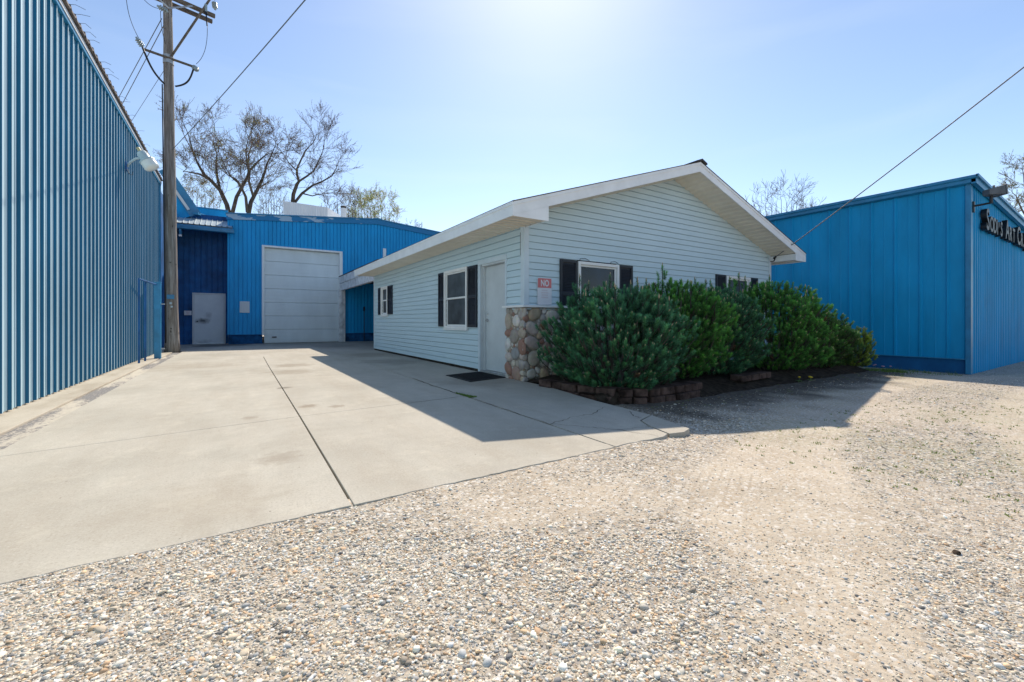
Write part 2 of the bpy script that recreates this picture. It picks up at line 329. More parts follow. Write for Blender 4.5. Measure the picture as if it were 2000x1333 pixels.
def np_mesh(name, V, F, mat, col=None, smooth=True, parent=None):
    me = bpy.data.meshes.new(name); nf, k = F.shape
    me.vertices.add(len(V)); me.vertices.foreach_set('co', V.astype(np.float32).ravel())
    me.loops.add(nf*k); me.loops.foreach_set('vertex_index', F.astype(np.int32).ravel())
    me.polygons.add(nf); me.polygons.foreach_set('loop_start', np.arange(0, nf*k, k, dtype=np.int32))
    me.polygons.foreach_set('use_smooth', np.full(nf, smooth))
    me.materials.append(M[mat] if isinstance(mat, str) else mat)
    if col is not None:
        a = me.color_attributes.new('col', 'FLOAT_COLOR', 'POINT')
        a.data.foreach_set('color', np.c_[col, np.ones(len(col))].astype(np.float32).ravel())
    me.update(calc_edges=True); me.validate()
    o = bpy.data.objects.new(name, me); C.objects.link(o)
    if parent: o.parent = parent; o.matrix_parent_inverse = Matrix.Translation(-parent_world(parent))
    return o

# ribbed sheet metal: profile points (distance along, depth) repeated with a period
def ribbed(mb, origin, along, normal, segs, period, prof, m=0, phase=0.0, rise=False):
    """segs: list of (a, b, zbot, ztop) with zbot / ztop numbers or functions of the distance along"""
    o = Vector(origin); A = Vector(along); N = Vector(normal)
    fz = lambda z, s: z(s) if callable(z) else z
    for (a, b, zb, zt) in segs:
        pts = []
        k = math.floor((a-phase)/period)-1
        while phase+k*period < b+period:
            for (s, d) in prof:
                x = phase+k*period+s
                if a <= x <= b: pts.append((x, d))
            k += 1
        if not pts: continue
        if pts[0][0] > a+1e-4: pts.insert(0, (a, 0.0))
        if pts[-1][0] < b-1e-4: pts.append((b, 0.0))
        n = len(mb.v)
        for (x, d) in pts:
            p = o+A*x+N*d
            mb.v.append((p.x, p.y, fz(zb, x))); mb.v.append((p.x, p.y, fz(zt, x)))
        for i in range(len(pts)-1):
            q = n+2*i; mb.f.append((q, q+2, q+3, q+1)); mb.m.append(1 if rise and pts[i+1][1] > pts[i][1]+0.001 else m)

# lap siding on a wall: each course a slanting face and its under-lip
def siding(mb, origin, along, normal, spans, z0, z1, pitch=0.1145, lip=0.013, phase=0.0):
    """spans(zlow, zhigh) -> list of (a, b) intervals along the wall"""
    o = Vector(origin); A = Vector(along); N = Vector(normal); z = z0-phase
    while z < z1-1e-4:
        za = max(z, z0); zb = min(z+pitch, z1)
        for (a, b) in spans(za, zb):
            if b-a < 0.01: continue
            def P(s, d, h): p = o+A*s+N*d; return (p.x, p.y, h)
            L = lip
            mb.quad(P(a, L, za), P(b, L, za), P(b, L*0.96, za+0.02), P(a, L*0.96, za+0.02))
            zc = max(za+0.021, zb-0.011)
            mb.quad(P(a, L*0.96, za+0.02), P(b, L*0.96, za+0.02), P(b, 0.002, zc), P(a, 0.002, zc))
            mb.quad(P(a, 0.002, zc), P(b, 0.002, zc), P(b, -0.018, zc+0.002), P(a, -0.018, zc+0.002))
            mb.quad(P(a, -0.018, zc+0.002), P(b, -0.018, zc+0.002), P(b, -0.018, zb), P(a, -0.018, zb))
            mb.quad(P(a, -0.018, za), P(b, -0.018, za), P(b, L, za), P(a, L, za))
        z += pitch
def minus(span, cuts):
    out = [span]
    for (c, d) in cuts:
        nx = []
        for (a, b) in out:
            if d <= a or c >= b: nx.append((a, b)); continue
            if c > a: nx.append((a, c))
            if d < b: nx.append((d, b))
        out = nx
    return out

# value noise in numpy
_lat = rng.random((256, 256))
def vnoise(x, y, sc):
    x = np.asarray(x)*sc+57.3; y = np.asarray(y)*sc+91.7
    xi = np.floor(x).astype(int); yi = np.floor(y).astype(int); fx = x-xi; fy = y-yi
    fx = fx*fx*(3-2*fx); fy = fy*fy*(3-2*fy)
    g = lambda i, j: _lat[i % 256, j % 256]
    return (g(xi, yi)*(1-fx)+g(xi+1, yi)*fx)*(1-fy)+(g(xi, yi+1)*(1-fx)+g(xi+1, yi+1)*fx)*fy
def fbm(x, y, sc, o=4): return sum(vnoise(x, y, sc*2**i)*0.5**i for i in range(o))/sum(0.5**i for i in range(o))
def sstep(a, b, x): t = np.clip((np.asarray(x)-a)/(b-a), 0, 1); return t*t*(3-2*t)

# ---------------------------------------------------------------- ground
def gz(x, y):
    x = np.asarray(x, float); y = np.asarray(y, float)
    z = -0.005-0.075*sstep(2.7, 4.0, x)-0.02*sstep(4, 8, x)-0.10*sstep(11.6, 13.6, x)*sstep(0.5, 2.6, y)
    z = z+0.03*(fbm(x, y, 0.5, 3)-0.5)*sstep(2.45, 1.6, y)*1.0+0.012*(fbm(x, y, 3.0, 3)-0.5)
    inside = (y > 2.43) & (x < 3.6)
    z = np.where((y > 2.30) & (x < 12), np.minimum(z, -0.003), z)
    z = np.where((x < 4.1) & (y > 2.6), -0.12, z)
    return z
def dirt_f(x, y):
    d = sstep(0.46, 0.62, fbm(x, y, 0.55, 4))*0.5
    # wheel tracks sweeping past the drive and toward the right, and the dusty band by the slab
    r = np.hypot(x-9.0, y+12.0)
    for rr, w in ((13.0, 0.34), (14.7, 0.36), (11.4, 0.32)): d = d+0.85*np.exp(-((r-rr+0.25*(fbm(x, y, 0.7, 3)-0.5))/w)**4)
    d = d+0.45*np.exp(-((y-1.75)/0.35)**2)*sstep(0.2, 1.2, x)*sstep(5, 3, x)
    d = d+0.25*sstep(4, 9, x)
    d = d-0.5*sstep(1.9, 1.2, np.hypot(x-0.2, y-0.5))
    return np.clip(d*1.05, 0, 1)
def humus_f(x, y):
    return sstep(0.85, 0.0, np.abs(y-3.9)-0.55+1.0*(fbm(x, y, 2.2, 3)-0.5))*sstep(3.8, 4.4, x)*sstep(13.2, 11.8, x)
def weed_f(x, y):
    w = 0.9*sstep(0.47, 0.62, fbm(x+9, y, 1.1, 4))*sstep(3.0, 4.5, x)*sstep(-1, 1, y)
    w = w*0.5+0.9*np.exp(-((x-11.9)/1.5)**2-((y-3.3)/0.7)**2)+0.35*sstep(0.4, 0.6, fbm(x, y, 0.8, 3))*np.exp(-((x-6.2)/2.4)**2-((y-0.3)/1.2)**2)
    return np.clip(w, 0, 1)
def axis(lo, hi, step, far):
    core = list(np.arange(lo, hi+1e-6, step)); a = []; d = step; x = lo
    while x > -far: d = d*1.5; x -= d; a.append(x)
    b = []; d = step; x = hi
    while x < far: d = d*1.5; x += d; b.append(x)
    return np.array(a[::-1]+core+b)
gx = axis(-4, 18, 0.09, 500); gy = axis(-2.5, 7, 0.09, 500)
XX, YY = np.meshgrid(gx, gy, indexing='ij'); ZZ = gz(XX, YY)
far = (np.abs(XX) > 60) | (np.abs(YY) > 60); ZZ = np.where(far, -0.2, ZZ)
V = np.c_[XX.ravel(), YY.ravel(), ZZ.ravel()]; nx, ny = XX.shape
I = np.arange(nx*ny).reshape(nx, ny); F = np.stack([I[:-1, :-1], I[1:, :-1], I[1:, 1:], I[:-1, 1:]], -1).reshape(-1, 4)
ground = np_mesh('ground', V, F, 'ground'); tag(ground, kind='structure')
for nm, fn in (('dirt', dirt_f), ('weed', weed_f), ('humus', humus_f)):
    a = ground.data.attributes.new(nm, 'FLOAT', 'POINT'); a.data.foreach_set('value', np.clip(fn(V[:, 0], V[:, 1]), 0, 1).astype(np.float32))

# concrete drive: poured panels with open joints between them
mb = MB(); T = 0.11
def panel(poly): mb.prism(poly, -T, 0.0)
j = 0.0035
def rough_edge(p, q, n=22, amp=0.012):
    out = []
    for i in range(1, n):
        t_ = i/n; x = p[0]+(q[0]-p[0])*t_; y = p[1]+(q[1]-p[1])*t_
        out.append((x+random.uniform(-amp, amp)*0.4, y+random.uniform(-amp, amp)))
    return out
F0 = 2.43
panel([(-1.55, F0)]+rough_edge((-1.55, F0), (0.53, F0), 30, 0.008)+[(0.52, F0), (0.545-j, 5.0-0.003), (-1.55, 4.70)])
panel([(-1.55, 4.705), (0.545-j, 5.005), (0.57-j, 10.6), (-1.55, 10.5)])
panel([(-1.55, 10.506), (0.57-j, 10.606), (0.60-j, 14.0), (-1.55, 14.0)])
panel([(-1.55, 14.006), (2.60-j, 14.006), (2.60-j, 22.3), (-1.55, 22.3)])
panel([(0.53+j, F0)]+rough_edge((0.53, F0), (2.53, F0), 30, 0.008)+[(2.53, F0), (2.555-j, 5.16-0.003), (0.55+j, 5.0)])
panel([(0.55+j, 5.005), (2.555-j, 5.165), (2.59-j, 10.6), (0.575+j, 10.6)])
panel([(0.575+j, 10.606), (2.59-j, 10.606), (2.60-j, 14.0), (0.605+j, 14.0)])
panel([(2.54+j, F0)]+rough_edge((2.54, F0), (3.20, F0+0.01), 8, 0.02)+[(3.22, 2.46), (3.30, 2.74), (3.42, 2.95), (3.72, 3.06), (3.79, 3.9), (3.83, 4.2), (2.565+j, 4.13)])
panel([(3.24, 2.455), (3.40, 2.42), (3.55, 2.47), (3.72, 3.045), (3.43, 2.93), (3.32, 2.73)])
panel([(2.565+j, 4.136), (3.83, 4.206), (3.95, 4.9), (4.03, 5.55), (4.03, 7.33), (2.58+j, 7.25)])
panel([(2.58+j, 7.257), (4.035, 7.337), (4.035, 15.25), (2.61+j, 15.25)])
panel([(2.61+j, 15.257), (6.2, 15.257), (6.2, 22.3), (2.61+j, 22.3)])
panel([(-2.12, 22.306), (-0.30, 22.306), (-0.30, 23.2), (-2.12, 23.2)])
drive = mb.build('concrete_driveway', ['concrete', 'crack'], bevel=0.004); tag(drive, kind='structure')
mb = MB(); mb.prism([(-1.56, 2.5), (3.1, 2.5), (3.6, 3.2), (3.75, 4.2), (3.95, 5.5), (4.0, 22.3), (-1.56, 22.3)], -0.12, -0.05); o = mb.build('driveway_subgrade', 'crack'); tag(o, kind='structure')
# cracks wandering through the small slabs
mb = MB()
def crack(pts, w=0.008):
    P2 = []
    for a, b in zip(pts[:-1], pts[1:]):
        n = 7
        for i in range(n):
            t_ = i/n; P2.append((a[0]+(b[0]-a[0])*t_+random.uniform(-1, 1)*0.02, a[1]+(b[1]-a[1])*t_+random.uniform(-1, 1)*0.02))
    P2.append(pts[-1])
    for a, b in zip(P2[:-1], P2[1:]):
        d = Vector((b[0]-a[0], b[1]-a[1])).normalized(); nrm = Vector((-d.y, d.x))*w*random.uniform(0.3, 1.0)*0.5
        mb.quad((a[0]-nrm.x, a[1]-nrm.y, 0.004), (b[0]-nrm.x, b[1]-nrm.y, 0.004), (b[0]+nrm.x, b[1]+nrm.y, 0.004), (a[0]+nrm.x, a[1]+nrm.y, 0.004))
crack([(2.56, 3.30), (2.95, 3.42), (3.25, 3.42), (3.6, 3.62)]); crack([(2.56, 3.30), (2.78, 3.0), (2.95, 2.78), (3.07, 2.44)])
crack([(2.95, 2.78), (3.3, 2.72)], 0.006); crack([(3.66, 3.3), (3.52, 3.12), (3.50, 3.0)]); crack([(2.0, 8.1), (2.57, 7.6)], 0.005)
crack([(2.58, 7.2), (2.55, 6.2), (2.56, 5.3)], 0.025); crack([(2.56, 5.3), (2.55, 4.3)], 0.014); crack([(2.55, 4.2), (2.54, 3.3)], 0.012)
crack([(2.45, 5.15), (2.1, 5.1), (1.7, 5.07)], 0.01)
o = mb.build('pavement_cracks', 'crack'); tag(o, kind='structure')
# apron beside the left warehouse and the broken strip between it and the drive
mb = MB(); mb.prism([(-2.2, -6), (-1.76, -6), (-1.78, 17.9), (-2.2, 17.9)], -T, 0.012)
o = mb.build('concrete_apron', 'worn', bevel=0.01); tag(o, kind='structure')
mb = MB(); ys = np.arange(-6, 17.6, 0.25)
for i in range(len(ys)-1):
    za = -0.012; mb.quad((-1.77, ys[i], za), (-1.556, ys[i], za-0.008), (-1.556, ys[i+1], za-0.008), (-1.77, ys[i+1], za))
mb.box(-1.77, -1.556, -6, 17.6, -0.10, -0.026)
o = mb.build('patched_strip', 'strip'); tag(o, kind='structure')
mb = MB(); mb.box(-2.2, -1.56, 17.9, 22.3, -T, 0.0); o = mb.build('rear_pavement', 'worn'); tag(o, kind='structure')

# loose gravel: every near stone a real pebble
fz_, th_ = 0.0, R(32.63); sn, cs = math.sin(th_), math.cos(th_)
def scatter(n, t0, t1, pw):
    u = rng.random(n); t = t0*(t1/t0)**u if pw else np.sqrt(t0*t0+(t1*t1-t0*t0)*u)
    w = rng.uniform(-1.3, 1.28, n); x = t*(sn+w*cs); y = t*(cs-w*sn); return x, y, t
xa, ya, ta = scatter(82000, 0.95, 2.0, False); xb, yb, tb = scatter(150000, 2.0, 9.5, True)
x = np.r_[xa, xb]; y = np.r_[ya, yb]; t = np.r_[ta, tb]
free = ~(((y > F0+0.0) & (x < 3.55)) | ((y > 3.6) & (x < 13.6)) | ((x > 3.5) & (x < 3.9) & (y > 2.6)) | (x > 13.8) & (y > 2.5))
edge_near = (y > F0-0.10) & (x < 3.5)
keep = free & ((rng.random(len(x)) < (1.0-0.62*dirt_f(x, y)+0.3*edge_near)*(1-0.8*humus_f(x, y))))
x, y, t = x[keep], y[keep], t[keep]; n = len(x)
r = np.clip(np.exp(rng.normal(math.log(0.0032), 0.50, n)), 0.0016, 0.015)*(1+0.5*sstep(2.5, 7, t))*(1-0.35*dirt_f(x, y))
g = (1+5**.5)/2
ico = np.array([(-1, g, 0), (1, g, 0), (-1, -g, 0), (1, -g, 0), (0, -1, g), (0, 1, g), (0, -1, -g), (0, 1, -g), (g, 0, -1), (g, 0, 1), (-g, 0, -1), (-g, 0, 1)], float); ico /= np.linalg.norm(ico[0])
icf = np.array([(0, 11, 5), (0, 5, 1), (0, 1, 7), (0, 7, 10), (0, 10, 11), (1, 5, 9), (5, 11, 4), (11, 10, 2), (10, 7, 6), (7, 1, 8), (3, 9, 4), (3, 4, 2), (3, 2, 6), (3, 6, 8), (3, 8, 9), (4, 9, 5), (2, 4, 11), (6, 2, 10), (8, 6, 7), (9, 8, 1)])
def pebbles(name, x, y, z, r, pal, flat=(0.38, 0.75)):
    n = len(x); ang = rng.uniform(0, 2*np.pi, n); ca, sa = np.cos(ang), np.sin(ang)
    sx = r*rng.uniform(0.9, 1.55, n); sy = r*rng.uniform(0.7, 1.05, n); sz = r*rng.uniform(*flat, n)
    L = ico[None]*(1+rng.uniform(-0.22, 0.22, (n, 12, 1))); L = L*np.stack([sx, sy, sz], -1)[:, None]
    tl = rng.normal(0, 0.22, (n, 1)); zz = L[..., 2]+L[..., 0]*tl
    X = L[..., 0]*ca[:, None]-L[..., 1]*sa[:, None]+x[:, None]; Y = L[..., 0]*sa[:, None]+L[..., 1]*ca[:, None]+y[:, None]
    Z = zz+(z+sz*0.12)[:, None]
    V = np.stack([X, Y, Z], -1).reshape(-1, 3); F = (icf[None]+12*np.arange(n)[:, None, None]).reshape(-1, 3)
    c = pal[rng.integers(0, len(pal), n)]*rng.uniform(0.70, 1.30, (n, 1))*np.array([1.02, 1.0, 0.95]); return np_mesh(name, V, F, 'pebble', np.repeat(np.clip(c, 0, 0.85), 12, 0))
pal = np.array([(0.60, 0.52, 0.42), (0.66, 0.59, 0.49), (0.52, 0.45, 0.37), (0.48, 0.46, 0.43), (0.40, 0.41, 0.43), (0.70, 0.66, 0.60), (0.72, 0.69, 0.64), (0.56, 0.54, 0.50),
                (0.20, 0.20, 0.21), (0.52, 0.36, 0.24), (0.50, 0.52, 0.55), (0.72, 0.65, 0.54), (0.62, 0.46, 0.31), (0.68, 0.67, 0.65), (0.34, 0.30, 0.26), (0.56, 0.49, 0.40)])
gravel = pebbles('gravel', x, y, gz(x, y), r, pal); tag(gravel, kind='stuff', label='loose river gravel of grey, tan and white stones on the dirt', cat='gravel')

# ---------------------------------------------------------------- left warehouse
XW = -2.12
lw = thing('warehouse', 'long blue ribbed metal warehouse along the left of the concrete drive', 'warehouse', (XW, 8, 0))
mb = MB()
prof9 = [(0.0, 0), (0.010, 0.030), (0.032, 0.030), (0.042, 0), (0.105, 0), (0.111, 0.004), (0.121, 0.004), (0.127, 0), (0.165, 0), (0.171, 0.004), (0.181, 0.004), (0.187, 0)]
ribbed(mb, (XW, 0, 0), (0, 1, 0), (1, 0, 0), [(-8, 17.52, 0.03, 5.45)], 0.23, prof9, rise=True)   # rib flanks turned from the sun get the dark blue: shade stripes painted in
mb.quad((XW, 17.52, 0), (-14, 17.52, 0), (-14, 17.52, 5.45), (XW, 17.52, 5.45)); mb.quad((XW, -8, 0), (-14, -8, 0), (-14, -8, 5.45), (XW, -8, 5.45))
mb.build('wall', ['blue_left', 'blue_shade'], lw)
mb = MB(); mb.box(XW-0.12, XW-0.004, -8, 17.5, -0.1, 0.03); mb.build('foundation', 'worn', lw)
mb = MB()
mb.prism([(XW-0.02, 5.33), (XW+0.05, 5.33), (XW+0.05, 5.47), (XW+0.075, 5.49), (XW+0.075, 5.52), (XW-0.02, 5.52)], -8, 17.56, 0, 'y')
mb.build('eave_trim', 'blue_trim', lw)
mb = MB(); mb.prism([(XW+0.051, 5.385), (XW+0.062, 5.385), (XW+0.062, 5.45), (XW+0.051, 5.45)], -8, 17.56, 0, 'y'); mb.build('drip_edge', 'white_metal', lw)
mb = MB()
def rz(s): return 5.555+s*0.22
prof_r = [(0.0, 0), (0.02, 1), (0.05, 1), (0.07, 0)]
n0 = None; ks = np.arange(-8, 17.5, 0.23)
for k in ks:
    for (s0, d0), (s1, d1) in zip([(0, 0), (0.02, 0.03), (0.05, 0.03), (0.07, 0)], [(0.02, 0.03), (0.05, 0.03), (0.07, 0), (0.23, 0)]):
        mb.quad((XW+0.10, k+s0, 5.50+d0), (XW+0.10, k+s1, 5.50+d1), (XW-7, k+s1, 7.0+d1), (XW-7, k+s0, 7.0+d0))
        mb.quad((XW+0.10, k+s0, 5.47+d0), (XW+0.10, k+s1, 5.47+d1), (XW+0.10, k+s1, 5.50+d1), (XW+0.10, k+s0, 5.50+d0))
mb.quad((XW+0.10, -8, 5.47), (XW+0.10, 17.5, 5.47), (XW-0.1, 17.5, 5.47), (XW-0.1, -8, 5.47))
mb.quad((XW-7, -8, 7.0), (XW-7, 17.5, 7.0), (-14, 17.5, 5.45), (-14, -8, 5.45))
for yy in (-8, 17.5): mb.tri((XW, yy, 5.45), (-14, yy, 5.45), (XW-7, yy, 6.99))
mb.build('roof', simple('roof_metal', (0.16, 0.13, 0.11), 0.6, 0.4, 0.4, 8), lw)
mb = MB()
for k in ks:                       # fasteners with curled sealant along the eave
    mb.lathe((XW+0.07, k+0.035, 5.52), [(0.012, 0), (0.012, 0.035)], 6, (0.6, 0, 1))
    if random.random() < 0.45:
        mb.tube([(XW+0.09, k, 5.53), (XW+0.15, k+0.02, 5.56), (XW+0.20+random.uniform(0, 0.05), k+0.06, 5.54+random.uniform(-0.03, 0.05))], 0.003, 4)
mb.build('roof_screws', 'bark', lw, label='rusty screws and curled strips of sealant along the eave')['kind'] = 'stuff'
mb = MB(); mb.box(XW-0.02, XW+0.045, 17.46, 17.56, 0.03, 5.33); mb.build('corner_trim', 'blue_trim', lw)

# pipe guard in front of the far end of that wall
pg = thing('pipe_guard', 'blue square post joined to thin steel pipes at the foot of the left warehouse wall', 'guard rail', (-1.82, 14.75, 0))
mb = MB(); mb.box(-1.88, -1.74, 14.68, 14.82, 0, 2.02); mb.build('post', 'blue_trim', pg, bevel=0.012)
mb = MB(); mb.prism([(-1.885, 14.675), (-1.735, 14.675), (-1.735, 14.825), (-1.885, 14.825)], 2.02, 2.05); mb.build('post_cap', 'blue_trim', pg, bevel=0.01)
for (px, py) in ((-1.97, 13.25), (-1.95, 13.9)):
    mb = MB(); mb.tube([(px, py, 0.0), (px, py, 2.0)], 0.022, 8); mb.build('pipe', 'blue_dark', pg)
mb = MB(); mb.tube([(-1.97, 13.2, 2.0), (-1.84, 14.74, 1.98)], 0.022, 8); mb.build('rail', 'blue_dark', pg)
for zz in (0.25, 1.45):
    mb = MB(); mb.box(-1.74, -1.66, 14.73, 14.77, zz, zz+0.03); mb.build('bracket', 'galv', pg)

# yard lamp on the left wall
yl = thing('wall_lamp', 'grey lamp with clear lens on a curved arm high on the left wall', 'lamp', (XW, 12.55, 4.43))
mb = MB(); mb.box(XW+0.02, XW+0.06, 12.47, 12.63, 4.33, 4.52); mb.build('wall_plate', 'blue_dark', yl, bevel=0.01)
mb = MB(); mb.tube([(XW+0.05, 12.55, 4.42), (XW+0.12, 12.5, 4.52), (XW+0.22, 12.45, 4.60), (XW+0.34, 12.4, 4.62)], 0.024, 8); mb.build('arm', 'lamp_grey', yl, smooth=True)
axl = Vector((0.50, -0.12, -0.80)).normalized(); cl = Vector((XW+0.38, 12.38, 4.63))
mb = MB(); mb.lathe(cl-axl*0.13, [(0.03, -0.02), (0.085, 0.0), (0.10, 0.05), (0.10, 0.17), (0.15, 0.20), (0.15, 0.225)], 20, axl); mb.build('housing', 'lamp_grey', yl, smooth=False)
mb = MB(); mb.lathe(cl-axl*0.19, [(0.035, -0.05), (0.035, 0.04)], 12, axl); mb.build('photocell', simple('tan_cap', (0.45, 0.40, 0.22), 0.5), yl)
def rib_lens(p, ax_, sc=1.0):
    mb = MB(); pr = [(0.155, 0.095)]
    for i in range(8): pr += [(0.165+0.008*(i % 2), 0.11+0.024*i)]
    pr += [(0.15, 0.31), (0.09, 0.33), (0.0005, 0.335)]
    mb.lathe(p, [(a*sc, b*sc) for a, b in pr], 24, ax_); return mb
rib_lens(cl-axl*0.0, axl, 0.85).build('lens', 'lens', yl, smooth=True)
mb = MB(); mb.tube([(XW+0.06, 12.5, 4.36), (XW+0.10, 12.48, 4.25), (XW+0.16, 12.45, 4.22), (XW+0.17, 12.44, 4.30)], 0.006, 5); mb.build('cord', 'cable', yl)

# ---------------------------------------------------------------- back warehouse
YB = 22.3
bw = thing('warehouse', 'blue ribbed metal building with a tall roll up door at the end of the drive', 'warehouse', (2.6, YB, 0))
def btop(x): return 5.66+(x+0.41)*0.0885 if x < 6.04 else 6.23-(x-6.04)*0.085
prof6 = [(0.0, 0), (0.006, 0.028), (0.022, 0.028), (0.028, 0)]
prof6 = [(0.0, 0), (0.004, -0.03), (0.022, -0.03), (0.026, 0)]
mb = MB()
ribbed(mb, (0, YB, 0), (1, 0, 0), (0, -1, 0), [(-0.39, 0.94, 0.42, btop), (0.94, 4.32, 4.42, btop), (4.32, 6.4, 0.42, btop), (6.4, 16, 0.42, btop)], 0.163, prof6)
mb.quad((-0.39, YB, 0.42), (-0.39, YB+0.9, 0.42), (-0.39, YB+0.9, btop(-.39)), (-0.39, YB, btop(-.39)))
mb.quad((-0.39, YB+0.9, 0), (-0.39, YB+14, 0), (-0.39, YB+14, btop(-.39)), (-0.39, YB+0.9, btop(-.39)))
mb.quad((16, YB, 0), (16, YB+14, 0), (16, YB+14, btop(16)), (16, YB, btop(16))); mb.quad((16, YB+14, 0), (-0.39, YB+14, 0), (-0.39, YB+14, btop(-.39)), (16, YB+14, btop(16)-0.0))
mb.build('wall', 'blue_back', bw)
mb = MB()
mb.box(-0.36, 0.92, YB+0.03, YB+0.2, 0, 0.42); mb.box(4.5, 16, YB+0.03, YB+0.2, 0, 0.42)
mb.build('foundation', simple('blue_block', (0.012, 0.10, 0.26), 0.8, 0.2, 0.5, 3, bmp=0.5), bw)
mb = MB(); mb.box(-0.4, 0.93, YB-0.02, YB+0.03, 0.395, 0.42); mb.box(4.5, 16, YB-0.02, YB+0.03, 0.395, 0.42); mb.build('sill_flashing', 'blue_dark', bw)
mb = MB()
n = 36
def fasc(x0, x1, d0, d1, z0, z1, mb):
    mb.prism([(x0, btop(x0)+z0), (x1, btop(x1)+z0), (x1, btop(x1)+z1), (x0, btop(x0)+z1)], YB-d1, YB-d0, 0, 'y')
def peel_mat():
    m, t, b, co = base_mat('peeling_trim', 0.5, 0.4)
    f = noise(t, stretch(t, co, 1.3, 1, 3.5), 0.95, 6, 0.55, 0.4)
    sx = t.nodes.new('ShaderNodeSeparateXYZ'); t.links.new(co, sx.inputs[0])
    lim = ramp(t, math_(t, 'DIVIDE', sx.outputs[0], 8.0), [(0.0, (0.13,)*3), (0.42, (0.11,)*3), (0.6, (0.0,)*3)])
    fac = ramp(t, math_(t, 'ADD', f, lim), [(0.62, (0, 0, 0)), (0.64, (0.75,)*3)])
    t.links.new(mixc(t, fac, (0.01, 0.19, 0.42), (0.45, 0.58, 0.68)), b.inputs['Base Color']); return m
pm = peel_mat()
fasc(-0.43, 6.04, 0.002, 0.06, -0.24, 0.0, mb); fasc(6.04, 16.05, 0.002, 0.06, -0.24, 0.0, mb); mb.build('gable_trim', pm, bw)
mb = MB(); fasc(-0.46, 6.04, -0.1, 0.09, 0.002, 0.05, mb); fasc(6.04, 16.05, -0.1, 0.09, 0.002, 0.05, mb); mb.box(5.85, 6.25, YB-0.10, YB+0.2, 6.262, 6.30); mb.build('roof_edge', 'blue_trim', bw)
mb = MB()
mb.quad((-0.4, YB, btop(-.4)+0.03), (6.04, YB, 6.26), (6.04, YB+14, 6.26), (-0.4, YB+14, btop(-.4)+0.03)); mb.quad((6.04, YB, 6.26), (16.05, YB, btop(16.05)+0.03), (16.05, YB+14, btop(16.05)+0.03), (6.04, YB+14, 6.26))
mb.build('roof', 'white_metal', bw)
# garage door: recessed sections in a white frame
gd = MB()
zs = [0.0, 0.62, 1.245, 1.87, 2.495, 3.12, 3.745, 4.35]
for a, b in zip(zs[:-1], zs[1:]):
    gd.prism([(YB+0.20, a+0.004), (YB+0.165, a+0.004), (YB+0.15, a+0.022), (YB+0.15, b-0.022), (YB+0.162, b-0.006), (YB+0.20, b-0.006)], 1.0, 4.20, 0, 'x')
    for k in range(1, 4): gd.prism([(YB+0.15, a+0.02+k*0.15), (YB+0.146, a+0.024+k*0.15), (YB+0.146, a+0.034+k*0.15), (YB+0.15, a+0.038+k*0.15)], 1.02, 4.18, 0, 'x')
gd.box(1.0, 4.2, YB+0.21, YB+0.24, 0, 4.4)
gdo = gd.build('garage_door', 'garage', bw)
mb = MB(); mb.box(1.28, 1.52, YB+0.135, YB+0.149, 0.22, 0.33); mb.build('lift_handle', 'white_metal', gdo, bevel=0.004)
mb = MB(); mb.box(1.31, 1.49, YB+0.13, YB+0.137, 0.245, 0.305); mb.build('handle_recess', 'black', gdo)
mb = MB()
mb.box(0.90, 1.0, YB-0.045, YB+0.21, 0.38, 4.44); mb.box(1.0, 4.34, YB-0.045, YB+0.21, 4.36, 4.44); mb.box(4.20, 4.34, YB-0.045, YB+0.21, 0.0, 4.36)
mb.build('door_frame', 'white_trim', bw, bevel=0.006)
# roof things
mb = MB(); rb_ = [(2.13, 27.1), (4.86, 25.4)]
a = Vector((2.13, 27.1, 0)); b = Vector((4.23, 25.79, 0)); d = (b-a).normalized(); nrm = Vector((-d.y, d.x, 0))
L = (b-a).length
ribbed(mb, a, d, -nrm, [(0, L, lambda s: 5.9, lambda s: 7.75-(s/L)*0.36)], 0.15, [(0, 0), (0.02, 0.02), (0.05, 0.02), (0.07, 0)])
ribbed(mb, a+nrm*2.0, d, nrm, [(0, L, lambda s: 5.9, lambda s: 7.75-(s/L)*0.36)], 0.15, [(0, 0), (0.02, 0.02), (0.05, 0.02), (0.07, 0)])
for q, h in ((a, 7.75), (b, 7.39)):
    mb.quad((q.x, q.y, 5.9), (q.x+nrm.x*2, q.y+nrm.y*2, 5.9), (q.x+nrm.x*2, q.y+nrm.y*2, h), (q.x, q.y, h))
mb.quad((a.x, a.y, 7.75), (b.x, b.y, 7.39), (b.x+nrm.x*2, b.y+nrm.y*2, 7.39), (a.x+nrm.x*2, a.y+nrm.y*2, 7.75))
mb.build('roof_housing', 'white_metal', bw)
mb = MB(); mb.lathe((5.0, 25.4, 6.1), [(0.15, 0), (0.15, 1.26)], 14); mb.build('vent_pipe', 'white_metal', bw, smooth=False)
mb = MB(); mb.lathe((5.0, 25.4, 7.36), [(0.11, 0), (0.15, 0.02), (0.17, 0.10), (0.04, 0.16)], 14); mb.build('vent_cap', 'black', bw)
mb = MB(); mb.box(6.32, 6.48, YB-0.06, YB-0.004, 3.9, 4.78); mb.build('conduit_box', 'white_trim', bw, bevel=0.01)

